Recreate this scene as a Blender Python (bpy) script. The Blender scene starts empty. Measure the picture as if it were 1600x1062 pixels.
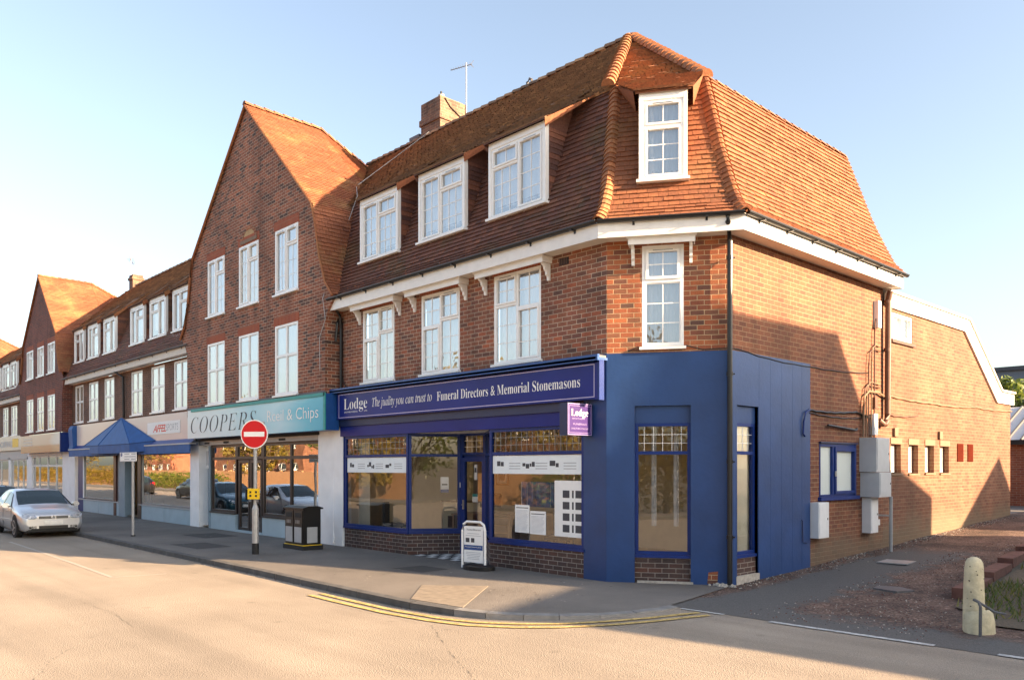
import bpy, bmesh, math, random
from mathutils import Vector, Matrix
random.seed(7)
S = bpy.context.scene
COL = S.collection
R = math.radians
# ---------------------------------------------------------------- camera, sky, sun
cam = bpy.data.cameras.new('camera'); camo = bpy.data.objects.new('camera', cam); COL.objects.link(camo)
S.camera = camo
cam.sensor_width = 36; cam.lens = 28.563; cam.shift_y = 0.12375; cam.clip_end = 2000
camo.location = (8.778, -10.343, 1.9)
camo.rotation_euler = (R(90), 0, math.atan2(0.73101, 0.68236))
SUN_AZ, SUN_EL = R(23.5), R(17)
W = bpy.data.worlds.new("World"); S.world = W; W.use_nodes = True
nt = W.node_tree; bg = nt.nodes['Background']
sky = nt.nodes.new('ShaderNodeTexSky'); sky.sky_type = 'NISHITA'; sky.sun_disc = False
sky.sun_elevation = SUN_EL; sky.sun_rotation = math.pi/2 - SUN_AZ
sky.air_density = 1.0; sky.dust_density = 2.6; sky.ozone_density = 1.0
hs = nt.nodes.new('ShaderNodeHueSaturation'); hs.inputs['Saturation'].default_value = .80
nt.links.new(sky.outputs[0], hs.inputs['Color']); nt.links.new(hs.outputs[0], bg.inputs[0]); bg.inputs[1].default_value = 0.080
sl = bpy.data.lights.new('sun', 'SUN'); slo = bpy.data.objects.new('sun', sl); COL.objects.link(slo)
sl.energy = 5.0; sl.angle = R(0.5); sl.color = (1.0, 0.70, 0.42)
sd = Vector((math.cos(SUN_EL)*math.cos(SUN_AZ), math.cos(SUN_EL)*math.sin(SUN_AZ), math.sin(SUN_EL)))
slo.rotation_euler = sd.to_track_quat('Z', 'Y').to_euler()
S.view_settings.view_transform = 'Standard'; S.view_settings.look = 'None'
S.view_settings.exposure = 2.28; S.view_settings.gamma = 1
S.cycles.max_bounces = 7; S.cycles.transparent_max_bounces = 12

# ---------------------------------------------------------------- materials
MATS = {}
def newmat(name):
    m = bpy.data.materials.new(name); m.use_nodes = True; MATS[name] = m
    n = m.node_tree.nodes; return m, n, m.node_tree.links, n['Principled BSDF']
def N(n, t, **k):
    x = n.new(t)
    for a, v in k.items():
        if a[0] == 'i' and a[1:].isdigit(): x.inputs[int(a[1:])].default_value = v
        else: setattr(x, a, v)
    return x
def rgb(c): return (c[0], c[1], c[2], 1)
def ramp(n, stops, interp='LINEAR'):
    r = n.new('ShaderNodeValToRGB'); r.color_ramp.interpolation = interp
    e = r.color_ramp.elements
    while len(e) < len(stops): e.new(0.5)
    for q, (p, c) in zip(e, stops): q.position = p; q.color = rgb(c)
    return r
def plain(name, c, rough=.5, metal=0, noise=.12, nscale=6, bump=0, bscale=60, coat=0, spec=None, emit=None):
    m, n, l, b = newmat(name)
    tc = N(n, 'ShaderNodeTexCoord'); no = N(n, 'ShaderNodeTexNoise'); no.inputs['Scale'].default_value = nscale
    no.inputs['Detail'].default_value = 6
    l.new(tc.outputs['Object'], no.inputs['Vector'])
    r = ramp(n, [(.3, [x*(1-noise) for x in c]), (.7, [min(1, x*(1+noise)) for x in c])])
    l.new(no.outputs['Fac'], r.inputs[0]); l.new(r.outputs[0], b.inputs['Base Color'])
    b.inputs['Roughness'].default_value = rough; b.inputs['Metallic'].default_value = metal
    if coat: b.inputs['Coat Weight'].default_value = coat; b.inputs['Coat Roughness'].default_value = .05
    if spec is not None: b.inputs['Specular IOR Level'].default_value = spec
    if bump:
        n2 = N(n, 'ShaderNodeTexNoise'); n2.inputs['Scale'].default_value = bscale; n2.inputs['Detail'].default_value = 4
        l.new(tc.outputs['Object'], n2.inputs['Vector'])
        bp = N(n, 'ShaderNodeBump'); bp.inputs['Strength'].default_value = bump; bp.inputs['Distance'].default_value = .02
        l.new(n2.outputs['Fac'], bp.inputs['Height']); l.new(bp.outputs[0], b.inputs['Normal'])
    if emit: b.inputs['Emission Color'].default_value = rgb(c); b.inputs['Emission Strength'].default_value = emit
    return m
def mathn(n, l, op, a, b=None):
    x = n.new('ShaderNodeMath'); x.operation = op
    for i, v in enumerate((a, b)):
        if v is None: continue
        if isinstance(v, (int, float)): x.inputs[i].default_value = v
        else: l.new(v, x.inputs[i])
    return x.outputs[0]
def brick(name, palette, mortar, bw=.225, bh=.0806, mo=.010, dirt=.35, rough=.85, header=False, stain=None):
    """brick courses in metres on the UV map, each brick with its own colour"""
    m, n, l, b = newmat(name)
    uv = N(n, 'ShaderNodeUVMap'); sep = N(n, 'ShaderNodeSeparateXYZ'); l.new(uv.outputs[0], sep.inputs[0])
    u, v = sep.outputs[0], sep.outputs[1]
    row = mathn(n, l, 'FLOOR', mathn(n, l, 'DIVIDE', v, bh))
    off = mathn(n, l, 'MULTIPLY', mathn(n, l, 'MODULO', mathn(n, l, 'ABSOLUTE', row), 2.0), .5)
    uu = mathn(n, l, 'ADD', mathn(n, l, 'DIVIDE', u, bw), off)
    cu = mathn(n, l, 'FLOOR', uu); fu = mathn(n, l, 'SUBTRACT', uu, cu)
    fv = mathn(n, l, 'FRACT', mathn(n, l, 'DIVIDE', v, bh))
    wob = N(n, 'ShaderNodeTexNoise'); wob.inputs['Scale'].default_value = 9; wob.inputs['Detail'].default_value = 3
    l.new(uv.outputs[0], wob.inputs['Vector'])
    w = mathn(n, l, 'MULTIPLY', mathn(n, l, 'SUBTRACT', wob.outputs['Fac'], .5), .004)
    du = mathn(n, l, 'MULTIPLY', mathn(n, l, 'MINIMUM', fu, mathn(n, l, 'SUBTRACT', 1.0, fu)), bw)
    dv = mathn(n, l, 'MULTIPLY', mathn(n, l, 'MINIMUM', fv, mathn(n, l, 'SUBTRACT', 1.0, fv)), bh)
    d = mathn(n, l, 'ADD', mathn(n, l, 'MINIMUM', du, dv), w)
    mask = N(n, 'ShaderNodeMapRange'); mask.inputs[1].default_value = mo*.5-.002; mask.inputs[2].default_value = mo*.5+.002
    l.new(d, mask.inputs[0])
    cmb = N(n, 'ShaderNodeCombineXYZ'); l.new(cu, cmb.inputs[0]); l.new(row, cmb.inputs[1])
    wn = N(n, 'ShaderNodeTexWhiteNoise'); wn.noise_dimensions = '2D'; l.new(cmb.outputs[0], wn.inputs['Vector'])
    k = len(palette); rp = ramp(n, [(i/(k-1), c) for i, c in enumerate(palette)]); l.new(wn.outputs['Value'], rp.inputs[0])
    no = N(n, 'ShaderNodeTexNoise'); no.inputs['Scale'].default_value = 45; no.inputs['Detail'].default_value = 5
    l.new(uv.outputs[0], no.inputs['Vector'])
    mx = N(n, 'ShaderNodeMix', data_type='RGBA', blend_type='MULTIPLY'); mx.inputs[0].default_value = .5
    l.new(rp.outputs[0], mx.inputs[6])
    r2 = ramp(n, [(.3, (.55, .55, .55)), (.65, (1.15, 1.1, 1.05))]); l.new(no.outputs['Fac'], r2.inputs[0]); l.new(r2.outputs[0], mx.inputs[7])
    mm = N(n, 'ShaderNodeMix', data_type='RGBA'); l.new(mask.outputs[0], mm.inputs[0]); mm.inputs[6].default_value = rgb(mortar)
    l.new(mx.outputs[2], mm.inputs[7])
    big = N(n, 'ShaderNodeTexNoise'); big.inputs['Scale'].default_value = .9; big.inputs['Detail'].default_value = 7; big.inputs['Roughness'].default_value = .65
    l.new(uv.outputs[0], big.inputs['Vector'])
    r3 = ramp(n, [(.32, (1-dirt,)*3), (.62, (1.08,)*3)]); l.new(big.outputs['Fac'], r3.inputs[0])
    mz = N(n, 'ShaderNodeMix', data_type='RGBA', blend_type='MULTIPLY'); mz.inputs[0].default_value = 1
    l.new(mm.outputs[2], mz.inputs[6]); l.new(r3.outputs[0], mz.inputs[7])
    out = mz.outputs[2]
    mp = N(n, 'ShaderNodeMapping'); mp.inputs['Scale'].default_value = (2.6, .35, 1); l.new(uv.outputs[0], mp.inputs[0])
    sk = N(n, 'ShaderNodeTexNoise'); sk.inputs['Scale'].default_value = 1.0; sk.inputs['Detail'].default_value = 6; sk.inputs['Roughness'].default_value = .6; l.new(mp.outputs[0], sk.inputs['Vector'])
    rs = ramp(n, [(.33, (1-dirt*.8,)*3), (.5, (1,)*3), (.72, (1.10, 1.09, 1.07))]); l.new(sk.outputs['Fac'], rs.inputs[0])
    ms_ = N(n, 'ShaderNodeMix', data_type='RGBA', blend_type='MULTIPLY'); ms_.inputs[0].default_value = 1; l.new(out, ms_.inputs[6]); l.new(rs.outputs[0], ms_.inputs[7]); out = ms_.outputs[2]
    if stain:     # damp dirt band (colour of the thing itself) up to a height
        s = N(n, 'ShaderNodeMapRange'); s.inputs[1].default_value = stain[0]; s.inputs[2].default_value = stain[1]
        s.inputs[3].default_value = 1; s.inputs[4].default_value = 0
        l.new(mathn(n, l, 'ADD', v, mathn(n, l, 'MULTIPLY', mathn(n, l, 'SUBTRACT', big.outputs['Fac'], .5), 1.2)), s.inputs[0])
        ms = N(n, 'ShaderNodeMix', data_type='RGBA'); l.new(mathn(n, l, 'MULTIPLY', s.outputs[0], .6), ms.inputs[0]); l.new(out, ms.inputs[6])
        ms.inputs[7].default_value = rgb(stain[2]); out = ms.outputs[2]
    l.new(out, b.inputs['Base Color']); b.inputs['Roughness'].default_value = rough
    hgt = mathn(n, l, 'ADD', mask.outputs[0], mathn(n, l, 'MULTIPLY', no.outputs['Fac'], .5))
    bp = N(n, 'ShaderNodeBump'); bp.inputs['Strength'].default_value = .8; bp.inputs['Distance'].default_value = .006
    l.new(hgt, bp.inputs['Height']); l.new(bp.outputs[0], b.inputs['Normal'])
    return m
brick('brick_front', [(.14,.075,.06),(.22,.095,.064),(.29,.115,.07),(.33,.13,.075),(.19,.082,.062),(.42,.13,.065)], (.58,.47,.36), dirt=.4, stain=None)
brick('brick_corner', [(.12,.06,.045),(.26,.08,.04),(.33,.10,.045),(.38,.115,.045),(.20,.085,.05),(.42,.13,.05)], (.50,.37,.22), dirt=.2)
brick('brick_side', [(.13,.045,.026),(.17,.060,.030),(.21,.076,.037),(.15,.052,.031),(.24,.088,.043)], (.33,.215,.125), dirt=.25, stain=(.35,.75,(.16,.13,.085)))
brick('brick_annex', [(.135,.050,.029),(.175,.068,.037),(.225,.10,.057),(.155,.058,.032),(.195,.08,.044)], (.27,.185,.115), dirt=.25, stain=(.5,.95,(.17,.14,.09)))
brick('brick_gable', [(.085,.05,.043),(.21,.085,.055),(.33,.118,.066),(.27,.10,.06),(.38,.13,.07),(.11,.06,.05)], (.55,.44,.33), dirt=.35)
brick('brick_gable_far', [(.12,.045,.04),(.18,.055,.04),(.23,.068,.045),(.16,.05,.04)], (.30,.2,.15), dirt=.3)
brick('brick_mid', [(.12,.065,.045),(.17,.085,.055),(.20,.095,.06),(.15,.075,.05)], (.30,.22,.16), dirt=.3)
brick('brick_plinth', [(.045,.028,.026),(.07,.038,.032),(.09,.045,.035),(.055,.032,.03),(.12,.045,.03)], (.34,.29,.25), dirt=.3, rough=.6)
brick('brick_red', [(.30,.07,.035),(.36,.09,.04),(.33,.08,.04)], (.32,.19,.12), bw=.0755, bh=.24, mo=.009, dirt=.15)
brick('brick_out', [(.30,.09,.05),(.36,.12,.06),(.27,.08,.045)], (.42,.30,.2), dirt=.3)
brick('brick_chimney', [(.12,.07,.052),(.18,.10,.07),(.24,.13,.082)], (.32,.24,.17), dirt=.4)
brick('checker', [(.75,.75,.73),(.75,.75,.73)], (.6,.6,.6), bw=.3, bh=.3, mo=.004, dirt=.1)
m = MATS['checker']; n = m.node_tree.nodes; l = m.node_tree.links
ck = n.new('ShaderNodeTexChecker'); ck.inputs['Scale'].default_value = 5; ck.inputs[1].default_value = (.72,.72,.70,1); ck.inputs[2].default_value = (.04,.04,.045,1)
uvn = n.new('ShaderNodeUVMap'); l.new(uvn.outputs[0], ck.inputs[0]); l.new(ck.outputs[0], n['Principled BSDF'].inputs['Base Color'])

def tilemat(name, stops, moss=None, mossamt=.5, rough=.8):
    """clay tiles: colour per tile from the mesh attribute rnd, weathering and lichen patches on top"""
    m, n, l, b = newmat(name)
    at = N(n, 'ShaderNodeAttribute'); at.attribute_name = 'rnd'
    rp = ramp(n, stops); l.new(at.outputs['Fac'], rp.inputs[0])
    tc = N(n, 'ShaderNodeTexCoord')
    no = N(n, 'ShaderNodeTexNoise'); no.inputs['Scale'].default_value = 25; no.inputs['Detail'].default_value = 6; l.new(tc.outputs['Object'], no.inputs['Vector'])
    r2 = ramp(n, [(.3, (.6,.6,.6)), (.7, (1.15,1.12,1.1))]); l.new(no.outputs['Fac'], r2.inputs[0])
    mx = N(n, 'ShaderNodeMix', data_type='RGBA', blend_type='MULTIPLY'); mx.inputs[0].default_value = .8
    l.new(rp.outputs[0], mx.inputs[6]); l.new(r2.outputs[0], mx.inputs[7])
    out = mx.outputs[2]
    if moss:
        n3 = N(n, 'ShaderNodeTexNoise'); n3.inputs['Scale'].default_value = .75; n3.inputs['Detail'].default_value = 8; n3.inputs['Roughness'].default_value = .7
        l.new(tc.outputs['Object'], n3.inputs['Vector'])
        mr = N(n, 'ShaderNodeMapRange'); mr.inputs[1].default_value = .5; mr.inputs[2].default_value = .68; mr.inputs[4].default_value = mossamt
        l.new(n3.outputs['Fac'], mr.inputs[0])
        m2 = N(n, 'ShaderNodeMix', data_type='RGBA'); l.new(mr.outputs[0], m2.inputs[0]); l.new(out, m2.inputs[6]); m2.inputs[7].default_value = rgb(moss)
        out = m2.outputs[2]
    l.new(out, b.inputs['Base Color']); b.inputs['Roughness'].default_value = rough
    bp = N(n, 'ShaderNodeBump'); bp.inputs['Strength'].default_value = .5; bp.inputs['Distance'].default_value = .008
    l.new(no.outputs['Fac'], bp.inputs['Height']); l.new(bp.outputs[0], b.inputs['Normal'])
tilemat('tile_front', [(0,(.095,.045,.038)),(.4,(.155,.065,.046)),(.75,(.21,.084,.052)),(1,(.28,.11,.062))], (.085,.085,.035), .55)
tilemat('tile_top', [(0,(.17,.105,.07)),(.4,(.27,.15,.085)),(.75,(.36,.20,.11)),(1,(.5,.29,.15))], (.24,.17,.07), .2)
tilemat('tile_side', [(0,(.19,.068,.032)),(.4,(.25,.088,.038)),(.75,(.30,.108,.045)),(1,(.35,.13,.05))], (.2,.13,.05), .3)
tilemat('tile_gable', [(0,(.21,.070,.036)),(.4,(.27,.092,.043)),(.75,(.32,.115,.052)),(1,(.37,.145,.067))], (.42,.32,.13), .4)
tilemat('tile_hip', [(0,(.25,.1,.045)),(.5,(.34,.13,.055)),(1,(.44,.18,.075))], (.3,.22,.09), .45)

plain('upvc', (.86,.86,.85), .28, noise=.03)
plain('white_paint', (.74,.74,.72), .45, noise=.1, nscale=3, bump=.1)
plain('white_dirty', (.88,.885,.89), .6, noise=.06, nscale=2.5, bump=.2)
plain('cream_soffit', (.66,.62,.55), .6, noise=.06)
plain('fascia_white', (.78,.77,.75), .4, noise=.05)
plain('blue_paint', (.013,.050,.170), .45, noise=.16, nscale=1.6, bump=.14, bscale=14)
plain('blue_frame', (.008,.030,.165), .35, noise=.1, spec=.3)
plain('blue_dark', (.010,.022,.085), .4, noise=.1)
plain('blue_top', (.01,.07,.26), .35, noise=.15)
plain('navy_sign', (.010,.022,.19), .3, noise=.12, nscale=1.2, spec=.25)
plain('purple_sign', (.035,.014,.12), .3, noise=.08)
plain('sign_white', (.88,.88,.86), .4, noise=.01)
plain('lilac_line', (.25,.2,.42), .4)
plain('sign_lilac', (.55,.50,.72), .4, noise=.02)
plain('awning_blue', (.010,.085,.30), .6, noise=.14, nscale=4, bump=.2, bscale=15)
plain('awning_dark', (.006,.04,.17), .6, noise=.1)
plain('grey_blue_panel', (.22,.30,.36), .5, noise=.08, nscale=2, bump=.08)
plain('lightblue_plinth', (.36,.47,.53), .5, noise=.08, nscale=2, bump=.08)
plain('brown_frame', (.030,.020,.018), .35, noise=.1)
plain('maroon_frame', (.06,.016,.012), .35, noise=.1)
plain('alu', (.30,.31,.32), .4, metal=.6, noise=.06)
plain('black_plastic', (.012,.012,.013), .35, noise=.1)
plain('crack', (.07,.06,.05), .9)
plain('black_matt', (.013,.013,.014), .7, noise=.1)
plain('brown_pipe', (.11,.05,.03), .45, noise=.15)
plain('galv', (.40,.41,.42), .42, metal=.4, noise=.1, nscale=12)
plain('grey_paint', (.42,.43,.44), .45, noise=.06)
plain('cabinet_white', (.75,.76,.77), .4, noise=.04)
plain('cabinet_grey', (.52,.54,.56), .4, noise=.05)
plain('red_sign', (.62,.008,.014), .3, noise=.02)
plain('yellow_box', (.85,.55,.01), .4, noise=.04)
plain('yellow_line', (.50,.36,.13), .8, noise=.45, nscale=18, bump=.2)
plain('white_line', (.46,.46,.45), .8, noise=.4, nscale=18, bump=.2)
plain('kerb_stone', (.10,.098,.095), .85, noise=.25, nscale=5, bump=.3)
plain('kerb_light', (.22,.215,.21), .85, noise=.2, nscale=5, bump=.3)
plain('tactile', (.235,.195,.15), .85, noise=.2, nscale=8, bump=.3)
plain('iron', (.10,.10,.105), .6, noise=.2, nscale=20, bump=.3)
plain('concrete_post', (.58,.51,.34), .8, noise=.2, nscale=9, bump=.5, bscale=30)
plain('rubble', (.42,.38,.33), .9, noise=.2, nscale=20, bump=.4)
plain('old_timber', (.13,.055,.04), .85, noise=.35, nscale=7, bump=.5, bscale=20)
plain('stone_sill', (.20,.125,.075), .7, noise=.1)
plain('terracotta_vent', (.075,.012,.006), .95, noise=.1, spec=.05)
plain('stone_panel', (.42,.28,.14), .8, noise=.2)
plain('lead', (.12,.12,.13), .6, noise=.15)
plain('lichen_mortar', (.40,.30,.06), .9, noise=.4, nscale=12)
plain('wall_cream', (.80,.68,.48), .7, noise=.04)
plain('ceiling_white', (.75,.74,.70), .7, noise=.03)
plain('floor_tan', (.42,.29,.18), .6, noise=.1)
plain('oak', (.36,.20,.10), .5, noise=.15, nscale=8)
plain('dark_wood', (.10,.04,.025), .45, noise=.2)
plain('navy_fabric', (.012,.018,.035), .8, noise=.15)
plain('curtain', (.72,.74,.76), .8, noise=.04)
plain('blind', (.74,.72,.62), .8, noise=.04)
plain('net', (.62,.70,.78), .8, noise=.05, nscale=3)
plain('paper', (.88,.88,.86), .6, noise=.02)
plain('paper_blue', (.82,.88,.90), .6, noise=.02)
plain('ink', (.06,.06,.07), .7, noise=.3, nscale=50)
plain('ink_light', (.42,.44,.47), .7, noise=.1)
plain('teal', (.03,.30,.28), .5)
plain('poster_blue', (.03,.13,.32), .5, noise=.5, nscale=9)
plain('silver_paint', (.62,.63,.65), .28, metal=.55, noise=.02, coat=.7)
plain('teal_paint', (.012,.085,.13), .25, metal=.4, noise=.02, coat=.7)
plain('black_car_paint', (.010,.011,.014), .25, metal=.2, noise=.02, coat=.7)
plain('car_glass', (.018,.032,.036), .03, noise=.02, spec=.9)
plain('rubber', (.018,.018,.019), .8, noise=.1)
plain('rim', (.45,.45,.46), .3, metal=.8, noise=.05)
plain('plate', (.75,.75,.73), .4)
plain('headlight', (.55,.60,.65), .06, metal=.5, noise=.3, nscale=30, coat=1)
plain('roof_sheet', (.17,.16,.155), .5, metal=.2, noise=.1)
plain('roof_sheet_pale', (.62,.58,.56), .5, metal=.1, noise=.06)
plain('warehouse_grey', (.13,.155,.19), .6, noise=.1)
plain('slate', (.055,.06,.07), .6, noise=.15)
plain('render_wall', (.5,.42,.3), .8, noise=.1)
plain('bark', (.11,.08,.055), .9, noise=.3, nscale=12, bump=.5)
plain('stainless', (.5,.5,.5), .3, metal=.9, noise=.05)
def leaf(name, c1, c2, c3):
    m, n, l, b = newmat(name)
    at = N(n, 'ShaderNodeAttribute'); at.attribute_name = 'rnd'
    rp = ramp(n, [(0, c1), (.5, c2), (1, c3)]); l.new(at.outputs['Fac'], rp.inputs[0]); l.new(rp.outputs[0], b.inputs['Base Color'])
    b.inputs['Roughness'].default_value = .6
    tr = N(n, 'ShaderNodeBsdfTranslucent'); l.new(rp.outputs[0], tr.inputs[0])
    mi = N(n, 'ShaderNodeMixShader', i0=.35); l.new(b.outputs[0], mi.inputs[1]); l.new(tr.outputs[0], mi.inputs[2])
    l.new(mi.outputs[0], n['Material Output'].inputs[0])
leaf('leaf_green', (.03,.05,.012), (.06,.09,.018), (.11,.14,.03))
leaf('leaf_gold', (.10,.08,.012), (.20,.15,.02), (.32,.22,.03))
leaf('leaf_bright', (.06,.10,.02), (.14,.19,.03), (.26,.28,.04))
leaf('grass_blade', (.05,.08,.015), (.10,.14,.03), (.22,.20,.06))

def glass(name, base=.12, tint=(1,1,1), rough=0.0, trans=(1,1,1), wob=0.0):
    m, n, l, b = newmat(name); n.remove(b)
    g = N(n, 'ShaderNodeBsdfGlossy'); g.inputs['Roughness'].default_value = rough; g.inputs['Color'].default_value = rgb(tint)
    t = N(n, 'ShaderNodeBsdfTransparent'); t.inputs[0].default_value = rgb(trans)
    f = N(n, 'ShaderNodeFresnel'); f.inputs['IOR'].default_value = 1.55
    a = mathn(n, l, 'ADD', mathn(n, l, 'MULTIPLY', f.outputs[0], 1-base), base)
    mi = N(n, 'ShaderNodeMixShader'); l.new(a, mi.inputs[0]); l.new(t.outputs[0], mi.inputs[1]); l.new(g.outputs[0], mi.inputs[2])
    l.new(mi.outputs[0], n['Material Output'].inputs[0])
    if wob:
        tc = N(n, 'ShaderNodeTexCoord'); no = N(n, 'ShaderNodeTexNoise'); no.inputs['Scale'].default_value = 1.6
        l.new(tc.outputs['Object'], no.inputs['Vector'])
        bp = N(n, 'ShaderNodeBump'); bp.inputs['Strength'].default_value = wob; bp.inputs['Distance'].default_value = .01
        l.new(no.outputs['Fac'], bp.inputs['Height']); l.new(bp.outputs[0], g.inputs['Normal'])
glass('glass_up', .28, wob=.25); glass('glass_shop', .09, wob=.10); glass('glass_mirror', .50, wob=.12)

# frosted
m, n, l, b = newmat('glass_frost'); b.inputs['Base Color'].default_value = (.60,.66,.64,1); b.inputs['Roughness'].default_value = .35

def asphalt(name, c, sc=1.0, patches=.2, grit=.5, lanes=0):
    m, n, l, b = newmat(name)
    tc = N(n, 'ShaderNodeTexCoord')
    a = N(n, 'ShaderNodeTexNoise'); a.inputs['Scale'].default_value = 120*sc; a.inputs['Detail'].default_value = 3; l.new(tc.outputs['Object'], a.inputs['Vector'])
    p = N(n, 'ShaderNodeTexNoise'); p.inputs['Scale'].default_value = .35; p.inputs['Detail'].default_value = 9; p.inputs['Roughness'].default_value = .62; l.new(tc.outputs['Object'], p.inputs['Vector'])
    v = N(n, 'ShaderNodeTexVoronoi'); v.inputs['Scale'].default_value = 70*sc; l.new(tc.outputs['Object'], v.inputs['Vector'])
    r1 = ramp(n, [(.3, [x*(1-grit) for x in c]), (.72, [x*(1+grit) for x in c])]); l.new(a.outputs['Fac'], r1.inputs[0])
    r2 = ramp(n, [(.35, (1-patches,)*3), (.65, (1+patches*.6,)*3)]); l.new(p.outputs['Fac'], r2.inputs[0])
    mx = N(n, 'ShaderNodeMix', data_type='RGBA', blend_type='MULTIPLY'); mx.inputs[0].default_value = 1; l.new(r1.outputs[0], mx.inputs[6]); l.new(r2.outputs[0], mx.inputs[7])
    out = mx.outputs[2]
    if lanes:      # worn wheel lanes and old reinstatement bands running along the street
        mp = N(n, 'ShaderNodeMapping'); mp.inputs['Scale'].default_value = (.05, .9, 1); l.new(tc.outputs['Object'], mp.inputs[0])
        ln = N(n, 'ShaderNodeTexNoise'); ln.inputs['Scale'].default_value = 1.2; ln.inputs['Detail'].default_value = 6; ln.inputs['Roughness'].default_value = .6; l.new(mp.outputs[0], ln.inputs['Vector'])
        r4 = ramp(n, [(.36, (1-lanes,)*3), (.6, (1+lanes*.4,)*3)]); l.new(ln.outputs['Fac'], r4.inputs[0])
        m4 = N(n, 'ShaderNodeMix', data_type='RGBA', blend_type='MULTIPLY'); m4.inputs[0].default_value = 1; l.new(out, m4.inputs[6]); l.new(r4.outputs[0], m4.inputs[7]); out = m4.outputs[2]
        sp_ = N(n, 'ShaderNodeTexVoronoi'); sp_.inputs['Scale'].default_value = 1.1; l.new(tc.outputs['Object'], sp_.inputs['Vector'])
        r5 = ramp(n, [(.03, (.72,)*3), (.09, (1,)*3)]); l.new(sp_.outputs['Distance'], r5.inputs[0])
        m5 = N(n, 'ShaderNodeMix', data_type='RGBA', blend_type='MULTIPLY'); m5.inputs[0].default_value = .8; l.new(out, m5.inputs[6]); l.new(r5.outputs[0], m5.inputs[7]); out = m5.outputs[2]
    l.new(out, b.inputs['Base Color']); b.inputs['Roughness'].default_value = .85
    bp = N(n, 'ShaderNodeBump'); bp.inputs['Strength'].default_value = .6; bp.inputs['Distance'].default_value = .008
    l.new(mathn(n, l, 'ADD', a.outputs['Fac'], v.outputs['Distance']), bp.inputs['Height']); l.new(bp.outputs[0], b.inputs['Normal'])
    return m
asphalt('road_mat', (.32,.268,.212), 1, .16, .28, lanes=.16)
asphalt('pave_mat', (.178,.160,.143), .9, .3, .35)
asphalt('patch_mat', (.075,.07,.066), 1, .2, .3); plain('faded_line', (.40,.36,.31), .85, noise=.2, nscale=30)
asphalt('alley_tar', (.10,.097,.093), .8, .3, .5)
asphalt('gravel_mat', (.17,.105,.08), .45, .35, .75)
asphalt('earth_mat', (.10,.08,.05), .3, .35, .5)

# print gradients on the shop signs (UV 0..1 across the board)
def sign_grad(name, stops, rough=.25, vert=None):
    m, n, l, b = newmat(name)
    uv = N(n, 'ShaderNodeUVMap'); sp = N(n, 'ShaderNodeSeparateXYZ'); l.new(uv.outputs[0], sp.inputs[0])
    no = N(n, 'ShaderNodeTexNoise'); no.inputs['Scale'].default_value = 1.3; l.new(uv.outputs[0], no.inputs['Vector'])
    x = mathn(n, l, 'ADD', sp.outputs[0], mathn(n, l, 'MULTIPLY', mathn(n, l, 'SUBTRACT', no.outputs['Fac'], .5), .35))
    r = ramp(n, stops); l.new(x, r.inputs[0]); out = r.outputs[0]
    if vert:
        r2 = ramp(n, vert); l.new(sp.outputs[1], r2.inputs[0])
        mx = N(n, 'ShaderNodeMix', data_type='RGBA', blend_type='MULTIPLY'); mx.inputs[0].default_value = 1
        l.new(out, mx.inputs[6]); l.new(r2.outputs[0], mx.inputs[7]); out = mx.outputs[2]
    l.new(out, b.inputs['Base Color']); b.inputs['Roughness'].default_value = rough
sign_grad('print_cyan', [(0,(.66,.80,.84)),(.35,(.60,.80,.86)),(.55,(.34,.68,.80)),(.7,(.46,.74,.84)),(.88,(.10,.52,.68)),(1,(.05,.42,.60))])
sign_grad('print_cream', [(0,(.78,.70,.62)),(.3,(.78,.64,.54)),(.6,(.62,.56,.52)),(1,(.62,.54,.52))])
sign_grad('print_orange', [(0,(.62,.50,.40)),(.75,(.62,.46,.36)),(.85,(.62,.60,.56)),(1,(.72,.72,.70))], vert=[(0,(.75,.42,.22)),(.35,(.80,.50,.3)),(.45,(1,1,1)),(1,(1,1,1))])
sign_grad('print_white', [(0,(.62,.56,.50)),(1,(.66,.56,.48))])

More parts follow.
